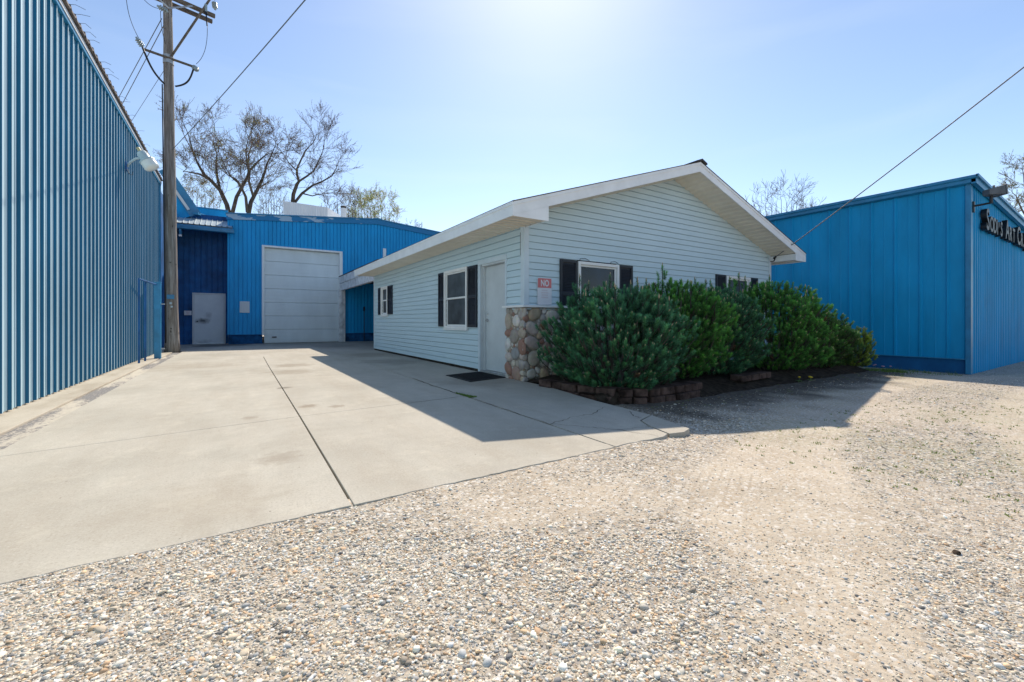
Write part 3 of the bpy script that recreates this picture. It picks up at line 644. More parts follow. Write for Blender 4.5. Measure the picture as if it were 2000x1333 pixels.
# the recessed corner with the grey door, under the small canopy
YR = 23.2
cr = thing('lean_to', 'dark blue recessed bay under a small metal canopy behind the utility pole', 'entry bay', (-1.3, YR, 0))
mb = MB()
ribbed(mb, (0, YR, 0), (1, 0, 0), (0, -1, 0), [(-2.9, -1.66, 0.0, 5.7), (-1.66, -0.48, 2.22, 5.7), (-0.48, -0.39, 0, 5.7)], 0.2, [(0, 0), (0.015, 0.022), (0.04, 0.022), (0.055, 0)])
mb.quad((-2.3, 17.6, 0), (-2.3, YR, 0), (-2.3, YR, 5.6), (-2.3, 17.6, 5.6))
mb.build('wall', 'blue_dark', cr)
dr = MB(); dr.box(-1.60, -0.55, YR-0.03, YR+0.02, 0.03, 2.17)
def smudge_mat():
    m, t, b, co = base_mat('smudged_door', 0.5, 0.4)
    c = ramp(t, noise(t, co, 2.5, 4), [(0.3, (0.70, 0.74, 0.77)), (0.7, (0.78, 0.82, 0.84))])
    for (x, z, sx, sz, k) in ((-1.32, 1.02, 1.0, 2.0, 0.9), (-1.1, 1.25, 1.5, 1.8, 0.35), (-1.25, 0.1, 0.8, 2.5, 0.3)):
        mp = t.nodes.new('ShaderNodeMapping'); mp.inputs['Location'].default_value = (-x*sx, 0, -z*sz); mp.inputs['Scale'].default_value = (sx, 0, sz); t.links.new(co, mp.inputs[0])
        g = t.nodes.new('ShaderNodeVectorMath'); g.operation = 'LENGTH'; t.links.new(mp.outputs[0], g.inputs[0])
        d = math_(t, 'ADD', g.outputs['Value'], math_(t, 'MULTIPLY', math_(t, 'SUBTRACT', noise(t, co, 7, 5), 0.5), 0.45))
        c = mixc(t, ramp(t, d, [(0.02, (k,)*3), (0.30, (0, 0, 0))]), c, (0.05, 0.05, 0.055))
    t.links.new(c, b.inputs['Base Color']); return m
do = dr.build('door', smudge_mat(), cr, bevel=0.004)
mb = MB(); mb.lathe((-1.5, YR-0.03, 1.0), [(0.03, 0), (0.03, 0.03), (0.018, 0.05), (0.03, 0.07), (0.02, 0.09)], 10, (0, -1, 0)); mb.build('handle', 'black', do)
mb = MB(); mb.box(-1.68, -1.60, YR-0.05, YR+0.03, 0, 2.25); mb.box(-0.55, -0.47, YR-0.05, YR+0.03, 0, 2.25); mb.box(-1.60, -0.55, YR-0.05, YR+0.03, 2.17, 2.25); mb.build('door_frame', 'white_metal', cr, bevel=0.005)
mb = MB()
s0, s1 = Vector((0, 21.95, 5.02)), Vector((0, YR+0.3, 5.62))
xs = np.arange(-2.5, -0.24, 0.19)
for xx in xs:
    for (a0, h0), (a1, h1) in (((0, 0), (0.012, 0.035)), ((0.012, 0.035), (0.028, 0.035)), ((0.028, 0.035), (0.04, 0)), ((0.04, 0), (0.19, 0))):
        mb.quad((xx+a0, s0.y, s0.z+h0), (xx+a1, s0.y, s0.z+h1), (xx+a1, s1.y, s1.z+h1), (xx+a0, s1.y, s1.z+h0))
mb.quad((-2.5, s0.y, s0.z-0.04), (-0.2, s0.y, s0.z-0.04), (-0.2, s1.y, s1.z-0.04), (-2.5, s1.y, s1.z-0.04))
mb.quad((-0.205, s0.y, s0.z-0.04), (-0.205, s1.y, s1.z-0.04), (-0.205, s1.y, s1.z+0.03), (-0.205, s0.y, s0.z+0.03))
mb.build('canopy_roof', simple('canopy_metal', (0.42, 0.50, 0.54), 0.45, 0.6, 0.1, 5), cr)
mb = MB(); mb.box(-2.5, -0.2, 21.96, 22.02, 4.86, 4.985); mb.prism([(21.82, 4.78), (21.95, 4.76), (21.95, 4.90), (21.80, 4.90)], -2.5, -0.14, 0, 'x'); mb.build('gutter', 'blue_trim', cr, bevel=0.006)
mb = MB(); mb.tube([(-1.98, 21.88, 4.77), (-1.98, 21.90, 4.66), (-1.98, 21.95, 4.55)], 0.05, 4); mb.build('downspout', 'blue_trim', cr)
mb = MB(); mb.box(-2.03, -1.93, 21.90, 22.0, 4.46, 4.53); mb.build('spout_end', 'white_trim', cr)
mb = MB(); mb.box(-2.4, -0.43, 25.0, 25.15, 5.2, 6.36); mb.build('parapet', 'blue_back', cr)
mb = MB(); mb.box(-2.4, -0.40, 24.96, 25.2, 6.36, 6.41); mb.build('parapet_cap', 'blue_trim', cr)
mb = MB(); mb.prism([(-2.6, 5.0), (-1.72, 5.55), (-1.72, 5.75), (-2.25, 6.62), (-2.6, 7.2)], 23.0, 23.15, 0, 'y'); mb.build('gable_end', 'blue_back', cr)
mb = MB()
mb.rod((-2.6, 22.9, 7.35), (-1.55, 23.05, 5.62), 0.42, 0.16, up=(0, 1, 0)); mb.rod((-1.55, 22.8, 5.64), (-1.3, 24.0, 5.80), 0.2, 0.1)
mb.build('rake_trim', 'blue_trim', cr)
mb = MB(); mb.rod((-2.6, 22.75, 7.12), (-1.78, 22.9, 5.78), 0.10, 0.05, up=(0, 1, 0)); mb.build('rake_flashing', 'white_metal', cr)
# small sign by the grey door
sg = thing('door_sign', 'small white notice with faded red writing left of the smudged grey door', 'sign', (-1.8, YR, 1.3))
mb = MB(); mb.box(-1.96, -1.70, YR-0.06, YR-0.045, 1.27, 1.46); mb.build('sign_panel', 'sign_white', sg, bevel=0.004)
mb = MB()
for k in range(3): mb.box(-1.91+0.02*k, -1.75-0.02*k, YR-0.0635, YR-0.0612, 1.42-0.05*k-0.012, 1.42-0.05*k)
mb.build('faded_lines', 'sign_red', sg)
pn = MB(); pn.box(0.06, 0.43, YB-0.02, YB-0.002, 1.38, 1.88); o = pn.build('blank_panel', 'white_metal', bevel=0.006); tag(o, 'blank white rectangular panel on the blue wall beside the roll up door', 'panel')

# breezeway between the two buildings
bz = thing('breezeway', 'white painted timber beam and post roofing the gap between house and back building', 'breezeway', (4.3, 18.7, 0))
mb = MB(); mb.box(4.14, 4.44, YB-0.16, YB-0.05, 0, 2.58); mb.box(4.14, 4.30, YB-0.22, YB-0.16, 0.0, 2.58); mb.build('post', 'wood_white', bz, bevel=0.006)
mb = MB(); mb.box(4.20, 4.34, 15.27, YB-0.05, 2.50, 2.84); mb.build('beam', 'wood_white', bz, bevel=0.008)
mb = MB(); mb.box(4.17, 4.30, 15.27, YB-0.05, 2.843, 3.17); mb.build('fascia_board', 'wood_white', bz, bevel=0.008)
mb = MB(); mb.box(4.35, 11.9, 15.3, YB-0.05, 2.9, 3.1); mb.build('roof', 'dark_inside', bz)
mb = MB(); mb.box(4.15, 11.92, 15.28, YB-0.05, 3.175, 3.20); mb.build('roof_cover', 'shingle', bz)
mb = MB(); mb.tube([(5.32, YB-0.25, 0), (5.32, YB-0.25, 1.5)], 0.02, 8); mb.lathe((5.32, YB-0.25, 1.5), [(0.02, 0), (0.045, 0.05), (0.045, 0.2), (0.01, 0.25)], 10)
o = mb.build('pipe_standard', 'black'); tag(o, 'thin dark upright pipe in the shade of the open breezeway', 'pipe')

# ---------------------------------------------------------------- the house
X0, X1, Y0, Y1 = 4.03, 11.97, 5.91, 15.25
XM = 8.0; EZ = 2.58; SL = 0.333
hs = thing('house', 'low pale blue sided office house with gabled roof and river stone corner', 'house', ((X0+X1)/2, 10, 0))
mb = MB(); mb.box(X0+0.22, X1-0.05, Y0+0.06, Y1-0.05, 0.0, 2.7); mb.prism([(X0+0.3, 2.6), (X1-0.3, 2.6), (XM, 4.02)], Y0+0.05, Y1-0.05, 0, 'y'); mb.build('core', 'dark_inside', hs)
mb = MB()
LW = [(Y0+0.62, 7.49+0.02, 0.0, 2.17)]                        # door opening along y: (a, b, z0, z1)
def left_spans(za, zb):
    cuts = [(6.45, 7.51)] if za < 2.11 else []
    if za < 1.19: cuts.append((Y0-0.1, 6.46))
    if 0.87 < zb and za < 2.10: cuts.append((8.0, 9.08))
    if 1.22 < zb and za < 2.09: cuts.append((13.62, 14.24))
    return minus((Y0+0.04, Y1), cuts)
zlow = 0.055
siding(mb, (X0, 0, 0), (0, 1, 0), (-1, 0, 0), left_spans, zlow, EZ+0.02, phase=0.0)
def soff(x): return 2.78+SL*(x-X0) if x < XM else 2.78+SL*(X1-x)
def front_spans(za, zb):
    if za >= 2.70:
        d = (za-2.78)/SL
        a = max(X0, X0+d-0.02); b = min(X1, X1-d+0.02)
        return [(a, b)] if b > a else []
    cuts = []
    if za < 1.19: cuts.append((X0-1, 9.2))
    if za > 0.88 and za < 2.06: cuts.append((5.2, 6.2)); cuts.append((9.9, 10.9))
    return minus((X0, X1), cuts)
siding(mb, (0, Y0, 0), (1, 0, 0), (0, -1, 0), front_spans, zlow, 4.1, phase=0.0)
mb.quad((X0, Y0+0.004, 0), (X0, Y1, 0), (X0, Y1, 2.6), (X0, Y0+0.004, 2.6)) if False else None
siding(mb, (X1, 0, 0), (0, 1, 0), (1, 0, 0), lambda a, b: [(Y0, Y1)], zlow, EZ+0.02)
# back gable
siding(mb, (0, Y1, 0), (1, 0, 0), (0, 1, 0), lambda za, zb: [(X0, X1)] if za < 2.7 else ([(X0+(za-2.78)/SL, X1-(za-2.78)/SL)] if X1-X0 > 2*(za-2.78)/SL else []), zlow, 4.1)
wall = mb.build('wall', 'siding', hs)
mb = MB(); mb.box(X0-0.004, X0+0.10, 7.53, Y1, -0.02, zlow-0.004); mb.box(X0+0.02, X1, Y0+0.03, Y0+0.1, -0.1, zlow); mb.build('foundation', 'crack', hs)
mb = MB(); mb.box(X0+0.02, X0+0.21, Y0+0.02, 6.44, 0, 1.24); mb.box(X0+0.02, 9.2, Y0+0.02, Y0+0.05, 0, 1.24); mb.build('backing_wall', 'mortar', hs)
# corner posts
w = 0.085; p = 0.022
for poly, za_, zb_ in (([(X0-p, Y0-p), (X0+w, Y0-p), (X0+w, Y0-0.001), (X0-0.001, Y0-0.001), (X0-0.001, Y0+w), (X0-p, Y0+w)], 1.275, EZ),
                       ([(X1+p, Y0-p), (X1+p, Y0+w), (X1+0.001, Y0+w), (X1+0.001, Y0-0.001), (X1-w, Y0-0.001), (X1-w, Y0-p)], zlow, EZ+0.2),
                       ([(X0-p, Y1-0.05), (X0-0.001, Y1-0.05), (X0-0.001, Y1+0.02), (X0-p, Y1+0.02)], zlow, EZ)):
    mb = MB(); mb.prism(poly, za_, zb_); mb.build('corner_trim', 'trim_blue', hs, bevel=0.004)
# stone cap ledge
mb = MB(); q = 0.085
mb.prism([(X0-q, Y0-q), (9.25, Y0-q), (9.25, Y0-0.002), (X0+0.0, Y0-0.002), (X0+0.0, 6.50), (X0-q, 6.50)], 1.235, 1.273); mb.build('stone_cap', 'white_trim', hs, bevel=0.006)

# river-stone veneer: packed rounded stones on the mortar bed
def pack(w, h, seed, rmax=0.13):
    rs = random.Random(seed); out = []
    for rad, tries in ((rmax, 160), (rmax*0.75, 500), (rmax*0.55, 1500), (rmax*0.4, 3500), (rmax*0.27, 6000), (rmax*0.18, 6000)):
        for _ in range(tries):
            r_ = rad*rs.uniform(0.85, 1.1); x_ = rs.uniform(r_*0.6, w-r_*0.6); y_ = rs.uniform(r_*0.5, h-r_*0.7)
            ok = True
            for (a, b, c) in out:
                if (a-x_)**2+(b-y_)**2 < ((c+r_)*0.93)**2: ok = False; break
            if ok: out.append((x_, y_, r_))
    return out
spal = [(0.50, 0.41, 0.32), (0.62, 0.55, 0.46), (0.56, 0.52, 0.47), (0.36, 0.19, 0.14), (0.36, 0.31, 0.27), (0.70, 0.66, 0.60), (0.58, 0.48, 0.43), (0.48, 0.43, 0.39), (0.58, 0.44, 0.30), (0.74, 0.72, 0.68), (0.44, 0.29, 0.23), (0.42, 0.41, 0.41), (0.66, 0.62, 0.57)]
def stones(name, faces, parent):
    Vs, Fs, Cs = [], [], []; n = 0
    K, J = 12, 5
    for (o_, A, N, w_, h_, seed) in faces:
        o_, A, N = Vector(o_), Vector(A), Vector(N); rs = random.Random(seed+5); U = Vector((0, 0, 1))
        for (a, b, r_) in pack(w_, h_, seed):
            el = rs.uniform(1.0, 1.42); an = rs.uniform(0, 3.14); dp = min(0.045, r_*0.5)*rs.uniform(0.75, 1.15); c = spal[rs.randrange(len(spal))]; k0 = rs.uniform(0.8, 1.12)
            lob = [rs.uniform(0.82, 1.12) for _ in range(K)]; lob = [(lob[i]+lob[(i+1) % K]+lob[i-1])/3 for i in range(K)]
            for jj in range(J+1):
                ph = jj/J*math.pi/2; rr = math.cos(ph)**0.45 if jj < J else 0.0; hh = math.sin(ph)**0.9*dp
                for k in range(K if jj < J else 1):
                    th = 2*math.pi*k/K; u0 = math.cos(th)*rr*r_*el*lob[k]; v0 = math.sin(th)*rr*r_/el**0.5*lob[k]
                    uu = u0*math.cos(an)-v0*math.sin(an); vv = u0*math.sin(an)+v0*math.cos(an)
                    p_ = o_+A*(a+uu)+U*max(0.0, min(h_, b+vv))+N*(hh-0.004); Vs.append(tuple(p_)); Cs.append([x_*k0*rs.uniform(0.93, 1.07) for x_ in c])
            for jj in range(J-1):
                for k in range(K): q_ = n+jj*K+k; q2 = n+jj*K+(k+1) % K; Fs += [(q_, q2, q2+K), (q_, q2+K, q_+K)]
            tip = n+J*K
            for k in range(K): Fs.append((n+(J-1)*K+k, n+(J-1)*K+(k+1) % K, tip))
            n = tip+1
    return np_mesh(name, np.array(Vs), np.array(Fs), 'cobble', np.array(Cs), True, parent)
mb = MB(); mb.box(X0-0.012, X0+0.02, Y0-0.012, 6.45, -0.05, 1.235); mb.box(X0+0.02, 9.2, Y0-0.012, Y0+0.02, -0.05, 1.235); vn = mb.build('stone_veneer', 'mortar', hs)
stones('river_stones', [((X0-0.012, 6.47, -0.03), (0, -1, 0), (-1, 0, 0), 0.58, 1.26, 3), ((X0-0.04, Y0-0.012, -0.03), (1, 0, 0), (0, -1, 0), 1.7, 1.26, 11), ((X0+1.7, Y0-0.012, -0.03), (1, 0, 0), (0, -1, 0), 3.4, 1.26, 21)], vn)

# roof
def topz(x): return (2.755+0.327*(x-3.40)) if x <= 7.93 else (2.755+0.327*(12.46-x))
EX0, EX1, RY0, RY1, RX = 3.40, 12.44, 5.27, Y1+0.12, 7.93
rf = MB()
for (xa_, xb_) in ((EX0-0.025, RX), (EX1+0.025, RX)):
    za_ = topz(xa_)+0.008; zb_ = topz(RX)+0.008; nrow = 30
    for i in range(nrow):
        f0, f1 = i/nrow, (i+1)/nrow; xa2, xb2 = xa_+(xb_-xa_)*f0, xa_+(xb_-xa_)*f1; z2, z3 = za_+(zb_-za_)*f0, za_+(zb_-za_)*f1
        rf.quad((xa2, RY0-0.02, z2+0.013), (xb2, RY0-0.02, z3), (xb2, RY1, z3), (xa2, RY1, z2+0.013))
        rf.quad((xa2, RY0-0.02, z2), (xa2, RY0-0.02, z2+0.013), (xa2, RY1, z2+0.013), (xa2, RY1, z2))
    rf.quad((xa_, RY0-0.02, za_), (xb_, RY0-0.02, zb_), (xb_, RY1, zb_), (xa_, RY1, za_))
    rf.quad((xa_, RY0-0.02, za_), (xb_, RY0-0.02, zb_), (xb_, RY0-0.02, zb_+0.012), (xa_, RY0-0.02, za_+0.012))
roof = rf.build('roof', 'shingle', hs)
mb = MB(); mb.prism([(RX-0.17, topz(RX)-0.03), (RX, topz(RX)+0.03), (RX+0.17, topz(RX)-0.03), (RX+0.17, topz(RX)+0.0), (RX+0.0, topz(RX)+0.065), (RX-0.17, topz(RX)+0.0)], RY0-0.05, RY1, 0, 'y'); mb.build('ridge_cap', 'shingle', roof)
fb = MB()
def rake(x0_, x1_, y0_, y1_, d0, d1):
    fb.prism([(x0_, topz(x0_)+d0), (x1_, topz(x1_)+d0), (x1_, topz(x1_)+d1), (x0_, topz(x0_)+d1)], y0_, y1_, 0, 'y')
for (xa_, xb_) in ((EX0, RX), (EX1, RX)):
    rake(xa_, xb_, RY0, RY0+0.02, -0.185, -0.001); rake(xa_, xb_, RY0-0.012, RY0-0.0005, -0.045, 0.006)
    rake(xa_, xb_, RY1-0.02, RY1, -0.185, -0.001)
fb.prism([(EX0, EZ-0.03), (4.05, EZ-0.03), (4.05, topz(4.05)-0.186), (EX0, topz(EX0)-0.186)], RY0+0.001, RY0+0.02, 0, 'y')
fb.prism([(EX1, EZ-0.03), (X1-0.02, EZ-0.03), (X1-0.02, topz(X1)-0.186), (EX1, topz(EX1)-0.186)], RY0+0.001, RY0+0.02, 0, 'y')
fb.box(EX0-0.02, EX0-0.0005, RY0-0.012, RY1, EZ-0.03, topz(EX0)-0.002); fb.box(EX0-0.03, EX0-0.0205, RY0-0.012, RY1, topz(EX0)-0.045, topz(EX0))
fb.box(EX1+0.0005, EX1+0.02, RY0-0.012, RY1, EZ-0.03, topz(EX1)-0.002)
fb.build('fascia', 'fascia', hs)
for xe0, xe1, xt in ((4.045, 4.05, 4.05), (X1-0.005, X1, X1)):
    fb = MB(); fb.prism([(RY0+0.02, EZ-0.01), (Y0, EZ-0.01), (Y0, topz(xt)-0.19), (RY0+0.02, topz(xt)-0.19)], xe0, xe1, 0, 'x'); fb.build('eave_return', 'fascia', hs)
sf = MB()
def ribs_flat(x0_, x1_, y0_, y1_, z_, pitch=0.15, dp=0.028):
    y_ = y0_
    while y_ < y1_:
        b_ = min(y_+pitch, y1_); m1, m2, m3 = y_+(b_-y_)*0.55, y_+(b_-y_)*0.66, y_+(b_-y_)*0.90
        for (ya, za, yb, zb) in ((y_, z_, m1, z_), (m1, z_, m2, z_+dp), (m2, z_+dp, m3, z_+dp), (m3, z_+dp, b_, z_)): sf.quad((x0_, ya, za), (x1_, ya, za), (x1_, yb, zb), (x0_, yb, zb))
        y_ += pitch
ribs_flat(EX0, X0+0.0, RY0+0.02, RY1, EZ); ribs_flat(X1-0.0, EX1, RY0+0.02, RY1, EZ)
def ribs_rake(xa_, xb_, pitch=0.16, dp=0.028):
    n_ = int(abs(xb_-xa_)/pitch); d_ = (xb_-xa_)/n_
    for i in range(n_):
        p0_, p1_, p2_, p3_, p4_ = [xa_+d_*(i+k_) for k_ in (0, 0.55, 0.66, 0.90, 1.0)]; g_ = lambda x_, u_: (x_, topz(x_)-0.18+u_)
        for (u_, v_, a_, b_) in ((p0_, p1_, 0, 0), (p1_, p2_, 0, dp), (p2_, p3_, dp, dp), (p3_, p4_, dp, 0)):
            (xA, zA), (xB, zB) = g_(u_, a_), g_(v_, b_); sf.quad((xA, RY0+0.02, zA), (xB, RY0+0.02, zB), (xB, Y0, zB), (xA, Y0, zA))
ribs_rake(4.05, RX); ribs_rake(X1, RX)
sf.build('soffit', 'soffit', hs)

# door in the left wall: recessed slab, jambs, threshold
dr = MB(); dr.box(X0+0.10, X0+0.145, 6.50, 7.40, 0.05, 2.07); do = dr.build('door', 'door_grey', hs, bevel=0.003)
mb = MB(); mb.lathe((X0+0.10, 7.33, 1.02), [(0.03, 0), (0.032, 0.012), (0.012, 0.02), (0.012, 0.05)], 12, (-1, 0, 0)); mb.tube([(X0+0.05, 7.33, 1.02), (X0+0.045, 7.27, 1.02), (X0+0.05, 7.21, 1.015)], 0.009, 8); mb.build('lever_handle', 'chrome', do, smooth=True)
mb = MB(); mb.lathe((X0+0.10, 7.33, 1.14), [(0.022, 0), (0.022, 0.008), (0.01, 0.012)], 12, (-1, 0, 0)); mb.build('lock', 'chrome', do)
mb = MB()
mb.box(X0-0.022, X0+0.001, 7.44, 7.515, 0.0, 2.11); mb.box(X0-0.022, X0+0.001, 6.45, 6.50, 1.28, 2.11); mb.box(X0-0.022, X0+0.001, 6.45, 7.515, 2.112, 2.20)
mb.build('door_trim', 'trim_blue', hs, bevel=0.003)
mb = MB()
mb.box(X0+0.002, X0+0.16, 7.44, 7.51, 0, 2.12); mb.box(X0+0.06, X0+0.16, 7.40, 7.44, 0, 2.12); mb.box(X0+0.002, X0+0.16, 6.455, 6.50, 0, 2.12); mb.box(X0+0.002, X0+0.16, 6.50, 7.40, 2.075, 2.159)
mb.build('door_frame', 'door_grey', hs, bevel=0.003)
mb = MB(); mb.box(X0-0.01, X0+0.16, 6.46, 7.51, 0.0, 0.045); mb.build('threshold', 'galv', hs, bevel=0.004)

def window(axis_, c, a, b, z0, z1, out, glass='glass', deep=0.05):
    """axis_ 'x': in a wall of constant x = c running along y from a to b; 'y': the reverse. out = -1 faces the negative side"""
    def bx(mb, s0_, s1_, d0, d1, u0, u1):       # depth measured outward from the wall
        lo, hi = sorted((c+out*d0, c+out*d1))
        if axis_ == 'x': mb.box(lo, hi, s0_, s1_, u0, u1)
        else: mb.box(s0_, s1_, lo, hi, u0, u1)
    f = MB(); w_ = 0.055
    bx(f, a, a+w_, 0.0, 0.045, z0, z1); bx(f, b-w_, b, 0.0, 0.045, z0, z1); bx(f, a+w_, b-w_, 0.0, 0.045, z1-w_, z1); bx(f, a+w_, b-w_, 0.0, 0.045, z0, z0+w_)
    fr = f.build('window', 'white_trim', hs, bevel=0.004)
    s = MB(); zm = (z0+z1)/2+0.02; iw = 0.035; A_, B_ = a+w_, b-w_; Z0, Z1 = z0+w_, z1-w_
    for (u0, u1, dd) in ((zm-0.015, Z1, 0.012), (Z0, zm+0.015, 0.0)):
        d0, d1 = -0.03+dd, -0.005+dd
        bx(s, A_, A_+iw, d0, d1, u0, u1); bx(s, B_-iw, B_, d0, d1, u0, u1); bx(s, A_+iw, B_-iw, d0, d1, u1-iw, u1); bx(s, A_+iw, B_-iw, d0, d1, u0, u0+iw)
    s.build('sash', 'white_trim', fr, bevel=0.002)
    g_ = MB(); bx(g_, A_+iw, B_-iw, -0.018, -0.014, zm, Z1-iw); bx(g_, A_+iw, B_-iw, -0.028, -0.024, Z0+iw, zm); g_.build('pane', glass, fr)
    k = MB(); bx(k, A_, B_, -0.06, -0.04, Z0, Z1); k.build('window_reveal', 'dark_inside', fr)
    k = MB(); bx(k, a-0.02, b+0.02, 0.0, 0.055, z0-0.03, z0-0.002); k.build('sill', 'white_trim', fr, bevel=0.004)
    return fr
def shutter(axis_, c, a, b, z0, z1, out):
    def bx(mb, s0_, s1_, d0, d1, u0, u1):
        lo, hi = sorted((c+out*d0, c+out*d1))
        if axis_ == 'x': mb.box(lo, hi, s0_, s1_, u0, u1)
        else: mb.box(s0_, s1_, lo, hi, u0, u1)
    f = MB(); w_ = 0.05; zm = (z0+z1)/2
    bx(f, a, a+w_, 0.012, 0.04, z0, z1); bx(f, b-w_, b, 0.012, 0.04, z0, z1)
    for (u0, u1) in ((z0, z0+w_), (zm-0.035, zm+0.035), (z1-w_, z1)): bx(f, a+w_, b-w_, 0.012, 0.04, u0, u1)
    o = f.build('shutter', 'shutter', hs, bevel=0.003)
    l = MB(); bx(l, a+w_, b-w_, 0.012, 0.016, z0+w_, z1-w_)
    z = z0+w_+0.01
    while z < z1-w_-0.02:
        if abs(z-zm+0.01) > 0.045:
            p0 = c+out*0.018; p1 = c+out*0.034; s0_, s1_ = a+w_, b-w_
            if axis_ == 'x': l.quad((p0, s0_, z+0.022), (p0, s1_, z+0.022), (p1, s1_, z), (p1, s0_, z)); l.quad((p1, s0_, z), (p1, s1_, z), (p1, s1_, z-0.004), (p1, s0_, z-0.004))
            else: l.quad((s0_, p0, z+0.022), (s1_, p0, z+0.022), (s1_, p1, z), (s0_, p1, z)); l.quad((s0_, p1, z), (s1_, p1, z), (s1_, p1, z-0.004), (s0_, p1, z-0.004))
        z += 0.028
    l.build('louvres', 'shutter', o)
window('x', X0-0.012, 7.96, 9.12, 0.84, 2.14, -1, 'screen'); shutter('x', X0, 9.13, 9.49, 0.88, 2.13, -1); shutter('x', X0, 7.55, 7.95, 0.88, 2.13, -1)
window('x', X0-0.012, 13.58, 14.28, 1.19, 2.13, -1, 'screen'); shutter('x', X0, 14.29, 14.66, 1.22, 2.12, -1); shutter('x', X0, 13.10, 13.57, 1.22, 2.12, -1)
window('y', Y0-0.012, 5.18, 6.22, 0.86, 2.09, -1); shutter('y', Y0, 4.77, 5.17, 0.88, 2.10, -1); shutter('y', Y0, 6.23, 6.62, 0.88, 2.10, -1)
window('y', Y0-0.012, 9.87, 10.92, 0.86, 2.10, -1, 'screen'); shutter('y', Y0, 9.46, 9.86, 0.88, 2.11, -1); shutter('y', Y0, 10.93, 11.30, 0.88, 2.11, -1)
for (a_, b_) in ((5.22, 5.45), (6.0, 6.2)):
    mb = MB(); mb.tube([(a_, Y0-0.03, 2.10), (a_+0.01, Y0-0.04, 2.135), ((a_+b_)/2, Y0-0.05, 2.15), (b_, Y0-0.04, 2.12)], 0.005, 5); mb.build('awning_hook', 'cable', hs)
mb = MB(); mb.box(X0-0.016, X0-0.013, Y0+0.09, Y0+0.105, 2.12, 2.50); mb.build('open_seam', 'black', hs)

# text
def text_mesh(txt, size, extrude=0.0, bold=0.0):
    cu = bpy.data.curves.new('t', 'FONT'); cu.body = txt; cu.size = size; cu.extrude = extrude; cu.offset = bold; cu.align_x = 'CENTER'
    ob = bpy.data.objects.new('t', cu); C.objects.link(ob); dg = bpy.context.evaluated_depsgraph_get(); dg.update()
    me = bpy.data.meshes.new_from_object(ob.evaluated_get(dg)); bpy.data.objects.remove(ob); return me
def place_text(name, me, mat, mtx, parent):
    me.transform(mtx); me.materials.clear(); me.materials.append(M[mat]); o = bpy.data.objects.new(name, me); C.objects.link(o); o.parent = parent
    o.matrix_parent_inverse = Matrix.Translation(-parent_world(parent)); return o
FR = lambda x, y, z, sx=1, sz=1: Matrix.Translation((x, y, z)) @ Matrix.Rotation(R(90), 4, 'X') @ Matrix.Diagonal((sx, sz, 1, 1))
# NO sign
ns = thing('no_sign', 'white metal sign with faded red top reading NO beside the house corner', 'sign', (4.435, Y0, 1.5))
def rrect(x0_, x1_, z0_, z1_, r_, n_=5):
    out = []
    for (cx, cz, a0) in ((x1_-r_, z1_-r_, 0), (x0_+r_, z1_-r_, 90), (x0_+r_, z0_+r_, 180), (x1_-r_, z0_+r_, 270)):
        for i in range(n_+1): a = R(a0+90*i/n_); out.append((cx+r_*math.cos(a), cz+r_*math.sin(a)))
    return out
mb = MB(); mb.prism(rrect(4.28, 4.585, 1.285, 1.745, 0.02), Y0-0.028, Y0-0.024, 0, 'y'); mb.build('sign_panel', 'sign_white', ns)
mb = MB(); mb.prism([(4.288, 1.575), (4.577, 1.575)]+[p_ for p_ in rrect(4.288, 4.577, 1.5, 1.737, 0.018) if p_[1] > 1.6], Y0-0.0305, Y0-0.0285, 0, 'y'); mb.build('red_header', 'sign_red', ns)
place_text('lettering', text_mesh('NO', 0.15, 0.0012, 0.004), 'sign_white', FR(4.4325, Y0-0.033, 1.605, 0.74, 1.0), ns)
mb = MB()
for i, (w_, z_) in enumerate(((0.12, 1.52), (0.15, 1.48), (0.13, 1.44), (0.14, 1.40))): mb.box(4.4325-w_/2, 4.4325+w_/2, Y0-0.030, Y0-0.0285, z_, z_+0.022)
mb.build('faded_lines', 'sign_fade', ns)
# door mat
mb = MB(); mb.prism([(3.22, 6.30), (4.0, 6.46), (4.0, 7.45), (3.22, 7.28)], 0.0, 0.014)
for i in range(30):
    f_ = i/30; mb.prism([(3.26, 6.36+0.9*f_), (3.97, 6.52+0.88*f_), (3.97, 6.53+0.88*f_), (3.26, 6.37+0.9*f_)], 0.0141, 0.018)
o = mb.build('door_mat', 'rubber'); tag(o, 'black rubber mat on the concrete outside the grey house door', 'door mat')

# ---------------------------------------------------------------- right warehouse
XR, YF, RB, RT = 13.87, 2.56, -0.2, 4.2
rw = thing('warehouse', 'blue metal building on the right with black raised letters under its eave', 'warehouse', (XR, YF, RB))
mb = MB()
ribbed(mb, (XR, 0, 0), (0, 1, 0), (-1, 0, 0), [(YF, 24, 0.15, RT)], 0.472, [(0.0, 0), (0.012, 0.028), (0.05, 0.028), (0.062, 0), (0.236, 0), (0.242, 0.006), (0.26, 0.006), (0.266, 0)], phase=0.04)
ftop = lambda x: RT-(x-XR)*0.062
ribbed(mb, (0, YF, 0), (1, 0, 0), (0, -1, 0), [(XR, 34, RB, ftop)], 0.2, [(0.0, 0), (0.016, 0.03), (0.046, 0.03), (0.062, 0), (0.12, 0), (0.127, 0.004), (0.14, 0.004), (0.147, 0)])
mb.quad((34, YF, RB), (34, 24, RB), (34, 24, 2.9), (34, YF, 2.9)); mb.quad((XR, 24, RB), (34, 24, RB), (34, 24, 2.9), (XR, 24, RT))
mb.build('wall', 'blue_right', rw)
mb = MB(); mb.box(XR+0.012, XR+0.15, YF+0.02, 24, RB-0.2, 0.15); mb.build('foundation', simple('blue_base', (0.008, 0.115, 0.29), 0.7, 0.3, 0.2, 2, bmp=0.15), rw)
mb = MB()
ys_ = np.linspace(YF, 16, 60)
